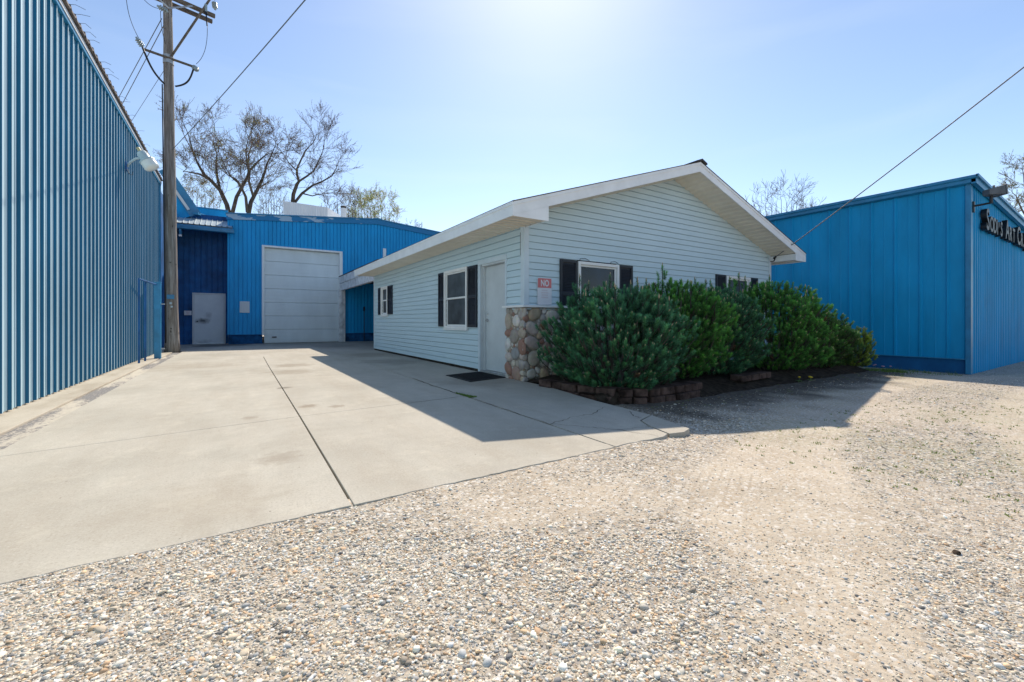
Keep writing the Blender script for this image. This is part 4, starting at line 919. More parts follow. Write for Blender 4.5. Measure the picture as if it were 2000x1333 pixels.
for a_, b_ in zip(ys_[:-1], ys_[1:]):
    k0, k1 = 0.03+0.012*random.random(), 0.0
    mb.box(XR-k0, XR+0.02, a_, b_, 0.125+0.008*random.random(), 0.149)
mb.build('bottom_flashing', 'blue_trim', rw)
mb = MB(); mb.prism([(XR-0.035, YF-0.035), (XR+0.10, YF-0.035), (XR+0.10, YF-0.002), (XR-0.002, YF-0.002), (XR-0.002, YF+0.06), (XR-0.035, YF+0.06)], RB, RT-0.02); mb.build('corner_trim', 'blue_trim', rw, bevel=0.01)
mb = MB(); mb.prism([(XR-0.12, RT-0.1), (XR+0.0, RT-0.13), (XR+0.0, RT+0.02), (XR-0.12, RT+0.03)], YF-0.12, 24, 0, 'y'); mb.prism([(XR-0.15, RT-0.01), (XR-0.12, RT-0.03), (XR-0.12, RT+0.035), (XR-0.15, RT+0.05)], YF-0.15, 24, 0, 'y')
mb.build('eave_trim', 'blue_trim', rw)
mb = MB(); mb.prism([(XR-0.12, RT-0.13), (34, ftop(34)-0.14), (34, ftop(34)+0.02), (XR-0.12, RT+0.028)], YF-0.13, YF-0.05, 0, 'y'); mb.prism([(XR-0.15, RT+0.0), (34, ftop(34)-0.02), (34, ftop(34)+0.05), (XR-0.15, RT+0.06)], YF-0.17, YF-0.131, 0, 'y'); mb.build('gable_trim', 'blue_trim', rw)
mb = MB(); mb.quad((XR-0.1, YF-0.12, RT+0.032), (34, YF-0.12, ftop(34)+0.03), (34, 24, ftop(34)+0.03), (XR-0.1, 24, RT+0.032)); mb.build('roof', 'white_metal', rw)
# raised letters
ls = thing('raised_lettering', 'row of black raised sign letters high on the right blue building', 'sign', (14.4, YF, 3.2))
x_ = 14.50
for k_, (ch, h_, wd) in enumerate((('S', 0.50, 0.42), ('O', 0.36, 0.34), ('D', 0.36, 0.32), ('I', 0.36, 0.18), ("'", 0.30, 0.14), ('S', 0.36, 0.42), (' ', 0, 0.26), ('A', 0.50, 0.44), ('R', 0.36, 0.34), ('T', 0.36, 0.44), (' ', 0, 0.22), ('C', 0.50, 0.46), ('R', 0.36, 0.36), ('.', 0.36, 0.14), ('C', 0.44, 0.46), (',', 0.36, 0.14), ('A', 0.42, 0.42))):
    if ch != ' ':
        me = text_mesh(ch, h_*1.38, 0.05, 0.012); place_text('letter', me, 'lettering', FR(x_+wd/2, YF-0.10, 3.14, 0.92, 1.0), ls)
    x_ += wd
# flood light
fl = thing('floodlight', 'dark box floodlight on a short bracket at the corner of the right blue building', 'floodlight', (14.0, YF, 3.6))
mb = MB(); mb.box(13.93, 14.03, YF-0.06, YF-0.03, 3.46, 3.70); mb.tube([(13.98, YF-0.05, 3.60), (14.0, YF-0.2, 3.61), (14.0, YF-0.33, 3.62)], 0.022, 8); mb.tube([(14.0, YF-0.31, 3.60), (14.0, YF-0.31, 3.76)], 0.028, 8); mb.build('bracket', 'black', fl)
mb = MB(); c_ = Vector((13.99, YF-0.34, 3.85)); ax_ = Vector((0.75, -0.55, 0.10)).normalized(); sd_ = ax_.cross(Vector((0, 0, 1))).normalized(); up_ = sd_.cross(ax_)
def hex8(mb, c0, u, v, w0, h0, c1, w1, h1):
    n_ = len(mb.v)
    for (c__, w__, h__) in ((c0, w0, h0), (c1, w1, h1)):
        for (a_, b_) in ((-1, -1), (1, -1), (1, 1), (-1, 1)): mb.v.append(tuple(c__+u*w__*a_+v*h__*b_))
    mb.f += [(n_+3, n_+2, n_+1, n_), (n_+4, n_+5, n_+6, n_+7)]+[(n_+i, n_+(i+1) % 4, n_+4+(i+1) % 4, n_+4+i) for i in range(4)]; mb.m += [0]*6
hex8(mb, c_-ax_*0.15, sd_, up_, 0.08, 0.06, c_+ax_*0.13, 0.14, 0.10); mb.build('housing', simple('flood_grey', (0.10, 0.115, 0.13), 0.5, 0.5, 0.2, 8), fl, bevel=0.012)
mb = MB(); hex8(mb, c_+ax_*0.131, sd_, up_, 0.15, 0.11, c_+ax_*0.155, 0.15, 0.11); mb.build('lens_frame', simple('flood_rim', (0.16, 0.17, 0.18), 0.45), fl, bevel=0.008)
mb = MB(); mb.lathe(c_+up_*0.09+ax_*0.03, [(0.022, 0), (0.022, 0.05)], 10, up_); mb.build('photocell', simple('tan_cell', (0.42, 0.36, 0.30), 0.6), fl)

# ---------------------------------------------------------------- utility pole
PX, PY = -1.86, 17.72
up = thing('utility_pole', 'tall weathered wooden utility pole with double crossarms beside the left warehouse', 'utility pole', (PX, PY, 0))
mb = MB(); zz_ = np.linspace(-0.1, 13.6, 28)
mb.tube([(PX+0.13*(1-z_/13)-0.08+random.uniform(-1, 1)*0.004, PY, z_) for z_ in zz_], [0.182-0.0055*z_+0.03*math.exp(-z_/0.5)+random.uniform(-1, 1)*0.004 for z_ in zz_], 20); mb.build('pole', 'pole_wood', up, smooth=True)
pcx = lambda z_: PX+0.13*(1-z_/13)-0.08
AD = Vector((0.97, 0.24, 0)); AN = Vector((-0.24, 0.97, 0))
def pt(s_, n_, z_): return Vector((pcx(z_), PY, z_))+AD*s_+AN*n_
for z_ in (11.45, 12.9):
    for sn_ in (-1, 1):
        mb = MB(); mb.rod(pt(-1.25, 0.19*sn_, z_), pt(1.25, 0.19*sn_, z_), 0.095, 0.12); mb.build('crossarm', 'timber', up, bevel=0.008)
for (s_, n_) in ((0.62, -0.25), (-0.62, -0.25)):
    mb = MB(); mb.rod(pt(0, n_*0.7, 11.08), pt(s_, n_, 11.44), 0.05, 0.012, up=(0, 1, 0)); mb.build('brace', 'galv', up)
mb = MB(); mb.rod(pt(0.05, -0.20, 9.55), pt(1.55, -0.27, 12.95), 0.06, 0.06); mb.build('brace', 'timber', up)
mb = MB(); mb.rod(pt(-0.62, -0.12, 9.50), pt(0.60, -0.12, 9.50), 0.055, 0.06); mb.build('short_arm', 'timber', up, bevel=0.004)
mb = MB(); mb.tube([(pcx(9.5), PY, 9.35), (pcx(9.5), PY, 9.62)], 0.148, 14); mb.build('band', 'galv', up)
for (s_, n_, z_, ax3) in ((-0.70, -0.14, 9.62, (-0.5, -0.4, 0.75)), (0.68, -0.14, 9.46, (0.3, -0.5, -0.4)), (1.28, -0.02, 11.95, (0.1, -0.2, -1)), (-0.16, -0.55, 10.75, (-1, -0.3, 0.2))):
    mb = MB(); pr = [(0.02, -0.1)]
    for k in range(4): pr += [(0.035, -0.07+0.05*k), (0.085, -0.055+0.05*k), (0.08, -0.035+0.05*k)]
    pr += [(0.03, 0.15), (0.03, 0.19)]
    mb.lathe(pt(s_, n_, z_), pr, 12, ax3); mb.build('insulator', 'porcelain', up, smooth=True)
for (s_, z_) in ((0.98, 11.35), (-0.75, 11.55)):
    mb = MB(); mb.tube([pt(s_, -0.25, z_+0.34), pt(s_, -0.27, z_+0.05)], 0.04, 8); mb.build('cutout_body', 'porcelain', up)
    mb = MB(); mb.tube([pt(s_, -0.28, z_+0.02), pt(s_+0.01, -0.34, z_-0.42)], 0.02, 8); mb.lathe(pt(s_, -0.28, z_-0.02), [(0.05, 0), (0.05, 0.08)], 8); mb.build('fuse_tube', 'black', up)
def sag(a, b, n=14, drop=0.3):
    a, b = Vector(a), Vector(b); return [a.lerp(b, i/n)-Vector((0, 0, drop*4*(i/n)*(1-i/n))) for i in range(n+1)]
def bez(a, b, c, d, n=14):
    a, b, c, d = map(Vector, (a, b, c, d)); return [a*(1-t_)**3+b*3*t_*(1-t_)**2+c*3*t_*t_*(1-t_)+d*t_**3 for t_ in [i/n for i in range(n+1)]]
for pts_, r_ in ((bez(pt(1.0, -0.32, 10.95), pt(1.0, -0.35, 10.4), pt(0.95, -0.3, 9.9), pt(0.70, -0.2, 9.58)), 0.008), (bez(pt(-1.02, -0.5, 11.6), pt(-1.1, -0.5, 10.7), pt(-1.05, -0.4, 10.2), pt(-0.75, -0.2, 9.75)), 0.008),
                 (bez(pt(0.62, -0.2, 9.36), pt(0.5, -0.35, 8.9), pt(0.45, -0.3, 8.75), pt(0.15, -0.12, 8.65)), 0.028), (bez(pt(-0.66, -0.2, 9.5), pt(-0.5, -0.35, 8.9), pt(-0.4, -0.3, 8.75), pt(-0.13, -0.16, 8.60)), 0.028),
                 (bez(pt(-0.75, -0.34, 11.15), pt(-0.7, -0.4, 10.9), pt(-0.5, -0.45, 10.7), pt(-0.3, -0.5, 10.75)), 0.008), (bez(pt(-0.25, -0.5, 10.7), pt(-0.25, -0.45, 10.2), pt(-0.15, -0.3, 10.0), pt(-0.1, -0.17, 9.9)), 0.008),
                 (bez(pt(1.28, -0.02, 12.1), pt(1.3, -0.1, 12.3), pt(1.35, -0.1, 12.6), pt(1.4, 0, 12.9)), 0.01), ([(pcx(z_)-0.15+0.0*z_, PY-0.14, z_) for z_ in (0.3, 3, 6, 8.6)], 0.018)):
    mb = MB(); mb.tube(pts_, r_, 6); mb.build('jumper_wire', 'cable', up, smooth=True)
mb = MB(); mb.box(pcx(1.8)-0.10, pcx(1.8)+0.09, PY-0.205, PY-0.168, 1.72, 1.86); mb.build('tag_plate', 'sign_blue', up)
mb = MB(); mb.box(pcx(1.6)-0.03, pcx(1.6)+0.03, PY-0.203, PY-0.168, 1.55, 1.62); mb.build('number_tag', 'lamp_grey', up)
mb = MB(); mb.box(pcx(1.6)+0.0, pcx(1.6)+0.05, PY-0.203, PY-0.168, 1.45, 1.5); mb.build('number_tag', 'lamp_grey', up)
# overhead wires
def wire(pts_, r_, label):
    mb = MB(); mb.tube(pts_, r_, 5); o = mb.build('power_line', 'steel_wire', smooth=True); tag(o, label, 'power line', 'overhead wires')
dv = Vector((-4.1, 11.5, -1.2)).normalized()
a_ = Vector((-2.05, 17.5, 10.65)); wire([a_, a_+dv*12, a_+dv*60], 0.012, 'left wire of the pair slanting down from the pole top behind the left warehouse')
a_ = Vector((-2.0, 17.5, 10.45)); wire([a_, a_+(dv+Vector((0.008, 0, -0.01)))*12, a_+(dv+Vector((0.008, 0, -0.01)))*60], 0.012, 'right wire of the pair slanting down from the pole top behind the left warehouse')
a_ = Vector((-2.0, 17.5, 9.0)); wire([a_, a_+dv*12, a_+dv*60], 0.007, 'faint thin wire dropping left of the pole just above the warehouse eave')
wire(sag((-1.80, 17.6, 6.55), (3.2, -0.4, 6.35), 16, 0.15), 0.010, 'single wire running from the pole across the bare tree up to the top edge')
wire(sag((11.82, 5.70, 2.68), (10.83, 1.38, 5.16), 12, 0.03)+[Vector((9.0, -6.6, 9.75))], 0.012, 'service wire rising from the right corner of the house over the right building')
mb = MB(); mb.tube(bez((11.95, 5.89, 2.60), (11.93, 5.80, 2.55), (11.9, 5.75, 2.62), (11.82, 5.70, 2.68), 8), 0.012, 6); mb.lathe((11.83, 5.72, 2.67), [(0.025, -0.04), (0.03, 0.04)], 8, (0.5, 0.8, -0.3)); mb.build('service_loop', 'cable', hs)

# ---------------------------------------------------------------- mugo pines
PR = np.random.default_rng(21)
def bottlebrush(base, d, L, nn_, nl, tint):
    """needles of one shoot: arrays of triangles around the axis"""
    d = d/np.linalg.norm(d); u = np.cross(d, [0.3, 0.5, 0.8]); u /= np.linalg.norm(u); w = np.cross(d, u)
    s_ = PR.random(nn_)**0.8; a = PR.uniform(0, 2*np.pi, nn_); lean = PR.uniform(0.75, 1.25, nn_)*(1.1-0.62*s_**2)
    rad = np.cos(a)[:, None]*u+np.sin(a)[:, None]*w
    nd = d*np.cos(lean)[:, None]+rad*np.sin(lean)[:, None]
    p0 = base+d*(s_*L)[:, None]; ln = nl*PR.uniform(0.7, 1.15, nn_); p1 = p0+nd*ln[:, None]
    sd2 = np.cross(nd, PR.normal(0, 1, (nn_, 3))); sd2 /= np.linalg.norm(sd2, axis=1)[:, None]; wd = 0.0034
    V = np.stack([p0-sd2*wd, p0+sd2*wd, p1], 1).reshape(-1, 3)
    c = np.clip(tint*(0.7+0.45*PR.random((nn_, 1)))*(0.38+1.1*s_[:, None]), 0, 1); return V, np.repeat(c, 3, 0)  # tips paler as new growth; bases darkened to paint in shade between shoots
def pine(label, cx, cy, rx, ry, z0, z1, nsh, leaders=(), lean=(0, 0), tint=(0.075, 0.135, 0.055), seed=0):
    global PR
    PR = np.random.default_rng(100+seed)
    t_ = thing('pine_shrub', label, 'shrub', (cx, cy, z0), 'mugo pines along the front of the house')
    H = z1-z0; Vs, Cs, Vc = [], [], MB(); st = MB()
    root = Vector((cx, cy, z0-0.05)); k = 0
    # limbs first: every shoot hangs on one
    limbs = []
    for i in range(16):
        a = 2*math.pi*i/16+PR.uniform(-0.3, 0.3); q = PR.uniform(0.35, 0.8); e = Vector((cx+math.cos(a)*rx*q+lean[0]*0.6, cy+math.sin(a)*ry*q+lean[1]*0.6, z0+H*PR.uniform(0.45, 0.85)))
        m_ = root.lerp(e, 0.5)+Vector((math.cos(a)*rx*0.22, math.sin(a)*ry*0.22, -0.06*H)); st.tube(bez(root, root.lerp(m_, 0.6), m_, e, 8), [0.03-0.0028*j_ for j_ in range(9)], 6); limbs.append(e)
    seen_ = {}
    for layer, frac, cnt in ((0, 1.0, int(nsh*2.6)), (1, 0.84, int(nsh*0.8)), (2, 0.62, int(nsh*0.35))):
        for i in range(cnt):
            ph = PR.uniform(0, 2*math.pi); cz = PR.uniform(-0.92, 1.0); sz = math.sqrt(max(0, 1-cz*cz))
            prof_ = (0.80+0.26*sz) if cz > 0 else 1.0
            lump = 1+0.10*math.sin(3*ph+seed*2+cz*3)+0.24*math.sin(6*ph+5*cz+seed)*math.cos(6*cz+seed*1.7)
            r_ = frac*lump*PR.uniform(0.88, 1.04); w_ = sz**0.75
            x_ = cx+rx*w_*math.cos(ph)*r_*prof_+lean[0]*(cz+1)/2; y_ = cy+ry*w_*math.sin(ph)*r_*prof_+lean[1]*(cz+1)/2
            z_ = z0+H*(0.5+0.5*cz*min(1.06, r_)) if cz > 0 else z0+H*(0.5+0.47*cz)
            if y_ > 5.82: continue
            if layer == 0:
                kk = (int(x_/0.11), int(y_/0.11), int(z_/0.12))
                if kk in seen_: continue
                seen_[kk] = 1
            if z_ < -0.02: z_ = 0.02
            out = np.array([math.cos(ph)*w_, math.sin(ph)*w_, 0]); d = out*PR.uniform(0.45, 0.95)*(1.0 if cz > -0.3 else 1.4)+np.array([0, 0, 1.0 if cz > -0.4 else 0.5])+PR.normal(0, 0.12, 3)
            d /= np.linalg.norm(d); L = PR.uniform(0.07, 0.13)
            ti = np.array(tint)*PR.uniform(0.7, 1.25)*(1.0 if layer == 0 else 0.75)  # inner layers tinted darker: shade inside the shrub put into the colour
            if PR.random() < 0.3: ti = ti*np.array([1.35, 1.25, 1.0])
            if PR.random() < 0.006: ti = np.array([0.20, 0.12, 0.06])
            b0 = np.array([x_, y_, z_])-d*L*0.5
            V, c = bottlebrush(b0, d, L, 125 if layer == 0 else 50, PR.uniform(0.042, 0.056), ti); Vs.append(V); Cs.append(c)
            if layer == 0:
                tp = b0+d*L
                if PR.random() < 0.42:
                    hl = PR.uniform(0.02, 0.045); Vc.tube([tp, tp+d*hl*0.6, tp+d*hl], [0.006, 0.006, 0.002], 5)
                if PR.random() < 0.4: st.tube([b0-d*0.12-out*0.03, b0, tp], [0.007, 0.006, 0.004], 4)
    auto = []
    for i in range(int(nsh/42)):
        a = PR.uniform(0, 6.28); q = PR.uniform(0.15, 0.8)**0.7; lx, ly = cx+rx*q*math.cos(a), min(5.6, cy+ry*q*math.sin(a)); auto.append((lx, ly, z0+H*(0.5+0.5*math.sqrt(max(0.05, 1-q*q)))+PR.uniform(0.04, 0.20)))
    for (lx, ly, lz) in list(leaders)+auto:
        for q in range(int((lz-z0-H*0.75)/0.11)+1):
            zq = lz-0.10-q*0.11; sp = 0.02+0.045*q
            for m_ in range(1 if q == 0 else 4):
                a = PR.uniform(0, 6.28); ox, oy = (0, 0) if q == 0 else (math.cos(a)*sp, math.sin(a)*sp)
                d = np.array([ox*5+PR.normal(0, 0.06), oy*5+PR.normal(0, 0.06), 1.0]); d /= np.linalg.norm(d)
                V, c = bottlebrush(np.array([lx+ox, ly+oy, zq-0.03]), d, 0.14, 75, 0.05, np.array(tint)*PR.uniform(0.8, 1.2)); Vs.append(V); Cs.append(c)
        st.tube([(lx, ly, z0+H*0.6), (lx, ly, lz)], [0.012, 0.006], 5); Vc.tube([(lx, ly, lz), (lx, ly, lz+0.04), (lx, ly, lz+0.065)], [0.008, 0.008, 0.002], 5)
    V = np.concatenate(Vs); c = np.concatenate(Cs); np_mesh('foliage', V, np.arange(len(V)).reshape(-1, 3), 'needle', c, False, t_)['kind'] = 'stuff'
    st.build('branches', 'bark', t_, smooth=True); Vc.build('candles', M['candle'], t_, smooth=True)['kind'] = 'stuff'
M['candle'] = simple('candle', (0.52, 0.38, 0.25), 0.6, 0.3, 0.2, 30)
g1, g2, g3 = (0.080, 0.240, 0.120), (0.105, 0.31, 0.065), (0.13, 0.26, 0.05)
pine('large round pine shrub nearest the stone corner and the NO sign', 4.74, 4.54, 0.93, 0.92, -0.04, 1.42, 760, ((4.35, 4.9, 1.66), (5.1, 5.0, 1.74), (5.4, 4.7, 1.66), (4.72, 5.1, 1.60), (4.95, 4.3, 1.54), (4.2, 4.6, 1.42)), tint=g1, seed=1)
pine('tall pine shrub with a pointed leader standing between the two gable windows', 6.22, 4.68, 0.74, 0.85, 0.0, 1.58, 640, ((6.08, 4.75, 1.94), (6.4, 4.8, 1.70), (5.85, 4.9, 1.68)), tint=g2, seed=2)
pine('bluish pine shrub hiding the lower part of the right shuttered window', 7.35, 4.66, 0.70, 0.82, -0.02, 1.54, 600, ((7.2, 4.9, 1.78), (7.55, 4.9, 1.76), (6.95, 5.0, 1.74), (7.85, 5.0, 1.78)), tint=g1, seed=3)
pine('tall pine shrub with sunlit yellow green tips before the right corner of the house', 9.15, 4.45, 0.84, 0.86, -0.04, 1.70, 820, ((8.7, 4.9, 1.96), (9.1, 5.0, 1.92), (9.5, 4.7, 1.94), (8.35, 4.9, 1.86)), tint=g2, seed=4)
pine('low rounded pine shrub just right of the tall yellow tipped one', 10.60, 4.42, 0.62, 0.66, -0.06, 1.22, 430, tint=(0.10, 0.23, 0.06), seed=5)
pine('low dark pine shrub second from the right end of the row', 11.25, 4.38, 0.46, 0.55, -0.08, 0.98, 330, tint=(0.09, 0.19, 0.05), seed=6)
pine('smallest sunlit pine shrub at the far right end of the row', 11.85, 4.14, 0.36, 0.44, -0.12, 0.84, 280, ((11.85, 4.2, 0.94),), tint=(0.24, 0.34, 0.06), seed=7)

# planting bed and block edging
bx_ = np.linspace(4.0, 13.2, 120); by_ = np.linspace(3.5, 5.86, 40); BX, BY = np.meshgrid(bx_, by_, indexing='ij')
inner = sstep(3.55, 4.25, BY+0.25*(fbm(BX, BY, 1.5, 3)-0.5))*sstep(12.7, 11.6, BX)
inner = np.where(BX < 5.6, sstep(3.86, 4.0, BY+0.16*np.clip(BX-4.6, -1, 0)*-1.0-0.9*np.clip(4.35-BX, 0, 1)), inner)
BZ = gz(BX, np.minimum(BY, 3.5))-0.03+inner*(0.17+0.05*(fbm(BX, BY, 3.0, 3)-0.5))
BV = np.c_[BX.ravel(), BY.ravel(), BZ.ravel()]; BI = np.arange(BX.size).reshape(BX.shape)
o = np_mesh('bed_soil', BV, np.stack([BI[:-1, :-1], BI[1:, :-1], BI[1:, 1:], BI[:-1, 1:]], -1).reshape(-1, 4), 'soil'); tag(o, kind='structure')
path_ = [Vector(p_) for p_ in ((3.98, 5.60), (4.02, 5.10), (4.10, 4.55), (4.26, 4.06), (4.60, 3.86), (5.2, 3.84), (6.0, 3.90), (6.8, 3.94), (7.6, 3.98), (8.3, 4.04))]
mb = MB()
def along(s_):
    for a_, b_ in zip(path_[:-1], path_[1:]):
        L_ = (b_-a_).length
        if s_ <= L_: return a_.lerp(b_, s_/L_), (b_-a_).normalized()
        s_ -= L_
    return path_[-1], (path_[-1]-path_[-2]).normalized()
tot = sum((b_-a_).length for a_, b_ in zip(path_[:-1], path_[1:]))
for row in range(2):
    s_ = 0.10+0.14*row
    while s_ < tot-0.1:
        bl = random.choice((0.20, 0.28, 0.29)); p_, d_ = along(s_+bl/2); n_ = Vector((-d_.y, d_.x)); hw = bl/2-0.006+random.uniform(-0.003, 0.002)
        if (p_.x > 5.75 and not (7.0 < p_.x < 8.0 and row == 1)): s_ += bl; continue
        off = 0.03*row+random.uniform(-0.012, 0.012); c0 = p_+n_*off; dp = 0.10
        q = [c0-d_*hw-n_*dp, c0-d_*(hw-0.02)-n_*(dp+0.025), c0+d_*(hw-0.02)-n_*(dp+0.025), c0+d_*hw-n_*dp, c0+d_*hw*0.85+n_*dp, c0-d_*hw*0.85+n_*dp]
        zb = -0.10+0.105*row+random.uniform(-0.003, 0.003); mb.prism([(v.x, v.y) for v in q], zb, zb+0.098); s_ += bl
o = mb.build('edging_wall', 'block', bevel=0.008); tag(o, 'low curved wall of brown landscape blocks holding soil under the pine shrubs', 'edging wall')

# weeds, grass and flowers
def blades(name, spots, n, h, col, label, cat, spread_=1.0):
    N = []; CC = []
    for (x_, y_, r_) in spots:
        k = int(n*r_*r_*spread_/0.1)+8
        a = rng.uniform(0, 6.28, k); rr = r_*np.sqrt(rng.random(k)); bx_ = x_+rr*np.cos(a); by_ = y_+rr*np.sin(a)*0.8; bz_ = gz(bx_, by_)
        hh = h*rng.uniform(0.4, 1.2, k); ln = rng.normal(0, 0.45, (k, 2))*hh[:, None]; ww = rng.normal(0, 1, (k, 2)); ww = ww/np.linalg.norm(ww, axis=1)[:, None]*0.004
        p0 = np.c_[bx_-ww[:, 0], by_-ww[:, 1], bz_]; p1 = np.c_[bx_+ww[:, 0], by_+ww[:, 1], bz_]; p2 = np.c_[bx_+ln[:, 0], by_+ln[:, 1], bz_+hh]
        N.append(np.stack([p0, p1, p2], 1).reshape(-1, 3)); CC.append(np.repeat(np.array(col)*rng.uniform(0.6, 1.3, (k, 1)), 3, 0))
    V = np.concatenate(N); o = np_mesh(name, V, np.arange(len(V)).reshape(-1, 3), 'leafy', np.clip(np.concatenate(CC), 0, 1), False); return tag(o, label, cat, kind='stuff')
sp = [(12.2+0.55*rng.normal(), 3.45+0.28*rng.normal(), rng.uniform(0.12, 0.28)) for _ in range(26)]+[(12.9+0.9*rng.random(), 3.2+0.3*rng.normal(), 0.14) for _ in range(10)]
blades('grass', sp, 70, 0.075, (0.16, 0.24, 0.05), 'bright green grass at the right end of the shrub row', 'grass')
sp = [(rng.uniform(4.2, 11.5), rng.uniform(3.2, 3.9), 0.06) for _ in range(26)]+[(rng.uniform(3.4, 8.5), rng.uniform(-0.3, 2.2), rng.uniform(0.01, 0.05)) for _ in range(420)]+[(13.6, 3.2+0.25*k, 0.12) for k in range(8)]+[(13.65, 2.7, 0.2), (13.5, 3.3, 0.2)]
blades('weeds', sp, 40, 0.016, (0.20, 0.26, 0.08), 'tiny scattered weeds sprouting through the gravel', 'weeds', 1.0)
def moss():
    V = []; k = 700; u = rng.random(k)*0.42; v = rng.random(k)*(0.07*(1-u/0.42)+0.01); x_ = 2.54+v*1.4; y_ = 5.0+u
    hh = 0.02*rng.uniform(0.4, 1.2, k); w_ = rng.normal(0, 0.003, (k, 2)); ln = rng.normal(0, 0.01, (k, 2))
    P3 = np.stack([np.c_[x_-w_[:, 0], y_-w_[:, 1], 0*x_], np.c_[x_+w_[:, 0], y_+w_[:, 1], 0*x_], np.c_[x_+ln[:, 0], y_+ln[:, 1], hh]], 1).reshape(-1, 3)
    o = np_mesh('joint_weed', P3, np.arange(len(P3)).reshape(-1, 3), 'leafy', np.tile([(0.15, 0.25, 0.05)], (len(P3), 1)), False); tag(o, 'green weed filling the broken slab joint near the door mat', 'weeds', kind='stuff')
moss()
M['yellow'] = simple('yellow', (0.75, 0.52, 0.02), 0.6); M['pink'] = simple('pink', (0.5, 0.28, 0.38), 0.6); M['stem'] = simple('stem', (0.10, 0.17, 0.05), 0.6)
def flower(x_, y_, h_, label, mat='yellow', group=None, heads=1):
    t_ = thing('dandelion' if mat == 'yellow' else 'wildflower', label, 'flower', (x_, y_, float(gz(x_, y_))), group); z_ = float(gz(x_, y_))
    mb = MB()
    for k in range(8):
        a = k*0.8+random.random()*0.4; l_ = random.uniform(0.06, 0.11); d_ = Vector((math.cos(a), math.sin(a), 0)); n_ = Vector((-d_.y, d_.x, 0)); b_ = Vector((x_, y_, z_+0.003))
        mb.quad(b_, b_+d_*l_*0.5+n_*0.012+Vector((0, 0, 0.03)), b_+d_*l_+Vector((0, 0, 0.012)), b_+d_*l_*0.5-n_*0.012+Vector((0, 0, 0.03)))
    mb.build('leaves', 'stem', t_)
    st = MB(); fh = MB()
    for k in range(heads):
        ox, oy = random.uniform(-1, 1)*0.07*(heads > 1), random.uniform(-1, 1)*0.04*(heads > 1); hh = h_*random.uniform(0.8, 1.1); st.tube([(x_, y_, z_), (x_+ox, y_+oy, z_+hh)], 0.003, 4)
        fh.lathe((x_+ox, y_+oy, z_+hh), [(0.006, -0.008), (0.024, 0.0), (0.024, 0.008), (0.012, 0.014)], 10)
    st.build('stem', 'stem', t_); fh.build('flower_head', mat, t_, smooth=True)
flower(8.56, 3.72, 0.10, 'left single yellow dandelion at the foot of the dark pine shrub', heads=1)
flower(8.86, 3.66, 0.08, 'right cluster of yellow dandelions at the foot of the dark pine shrub', heads=3)
for i in range(7): flower(12.30+0.09*i, 3.95-0.05*i+0.05*(i % 2), 0.12, 'small pink wildflower in the grass at the right end of the shrub row', 'pink', 'pink wildflowers at the end of the shrub row')
# bits lying about
def clod(x_, y_, s_, label, mat, cat='clod', name='dirt_clod'):
    n_ = ico*(1+rng.uniform(-0.3, 0.3, (12, 1))); V = n_*np.array([s_*1.3, s_, s_*0.6]); V = V+np.array([x_, y_, float(gz(x_, y_))+s_*0.35]); o = np_mesh(name, V, icf, mat, None, False); tag(o, label, cat)
M['mud'] = simple('mud', (0.07, 0.05, 0.038), 0.95, 0.1, 0.4, 30, bmp=0.5)
clod(2.62, 0.52, 0.016, 'dark clod of mud on the gravel in the lower right of the photo', 'mud')
clod(-1.93, 8.35, 0.03, 'crumpled brown leaf litter at the foot of the left wall', 'mud', 'litter', 'leaf_litter')
mb = MB(); mb.tube([(7.9, 3.3, -0.05), (8.2, 3.42, -0.03), (8.7, 3.52, -0.05)], 0.008, 5); o = mb.build('stick', 'timber'); tag(o, 'thin fallen stick on the shaded ground before the shrubs', 'stick')
lf = MB()
for _ in range(160):
    x_, y_ = rng.uniform(4.1, 11.6), rng.uniform(3.1, 3.95); z_ = float(gz(x_, y_))+0.004; a = rng.uniform(0, 6.28); l_ = rng.uniform(0.012, 0.03); d_ = Vector((math.cos(a), math.sin(a), rng.uniform(-0.1, 0.4)))*l_; n_ = Vector((-d_.y, d_.x, 0))*0.5; b_ = Vector((x_, y_, z_)); lf.quad(b_-d_, b_+n_, b_+d_+Vector((0, 0, 0.008)), b_-n_)
o = lf.build('leaf_litter', simple('leaf_brown', (0.20, 0.15, 0.10), 0.8, 0.2, 0.4, 20)); tag(o, 'scattered dry leaves and chips on the shaded soil', 'leaf litter', kind='stuff')

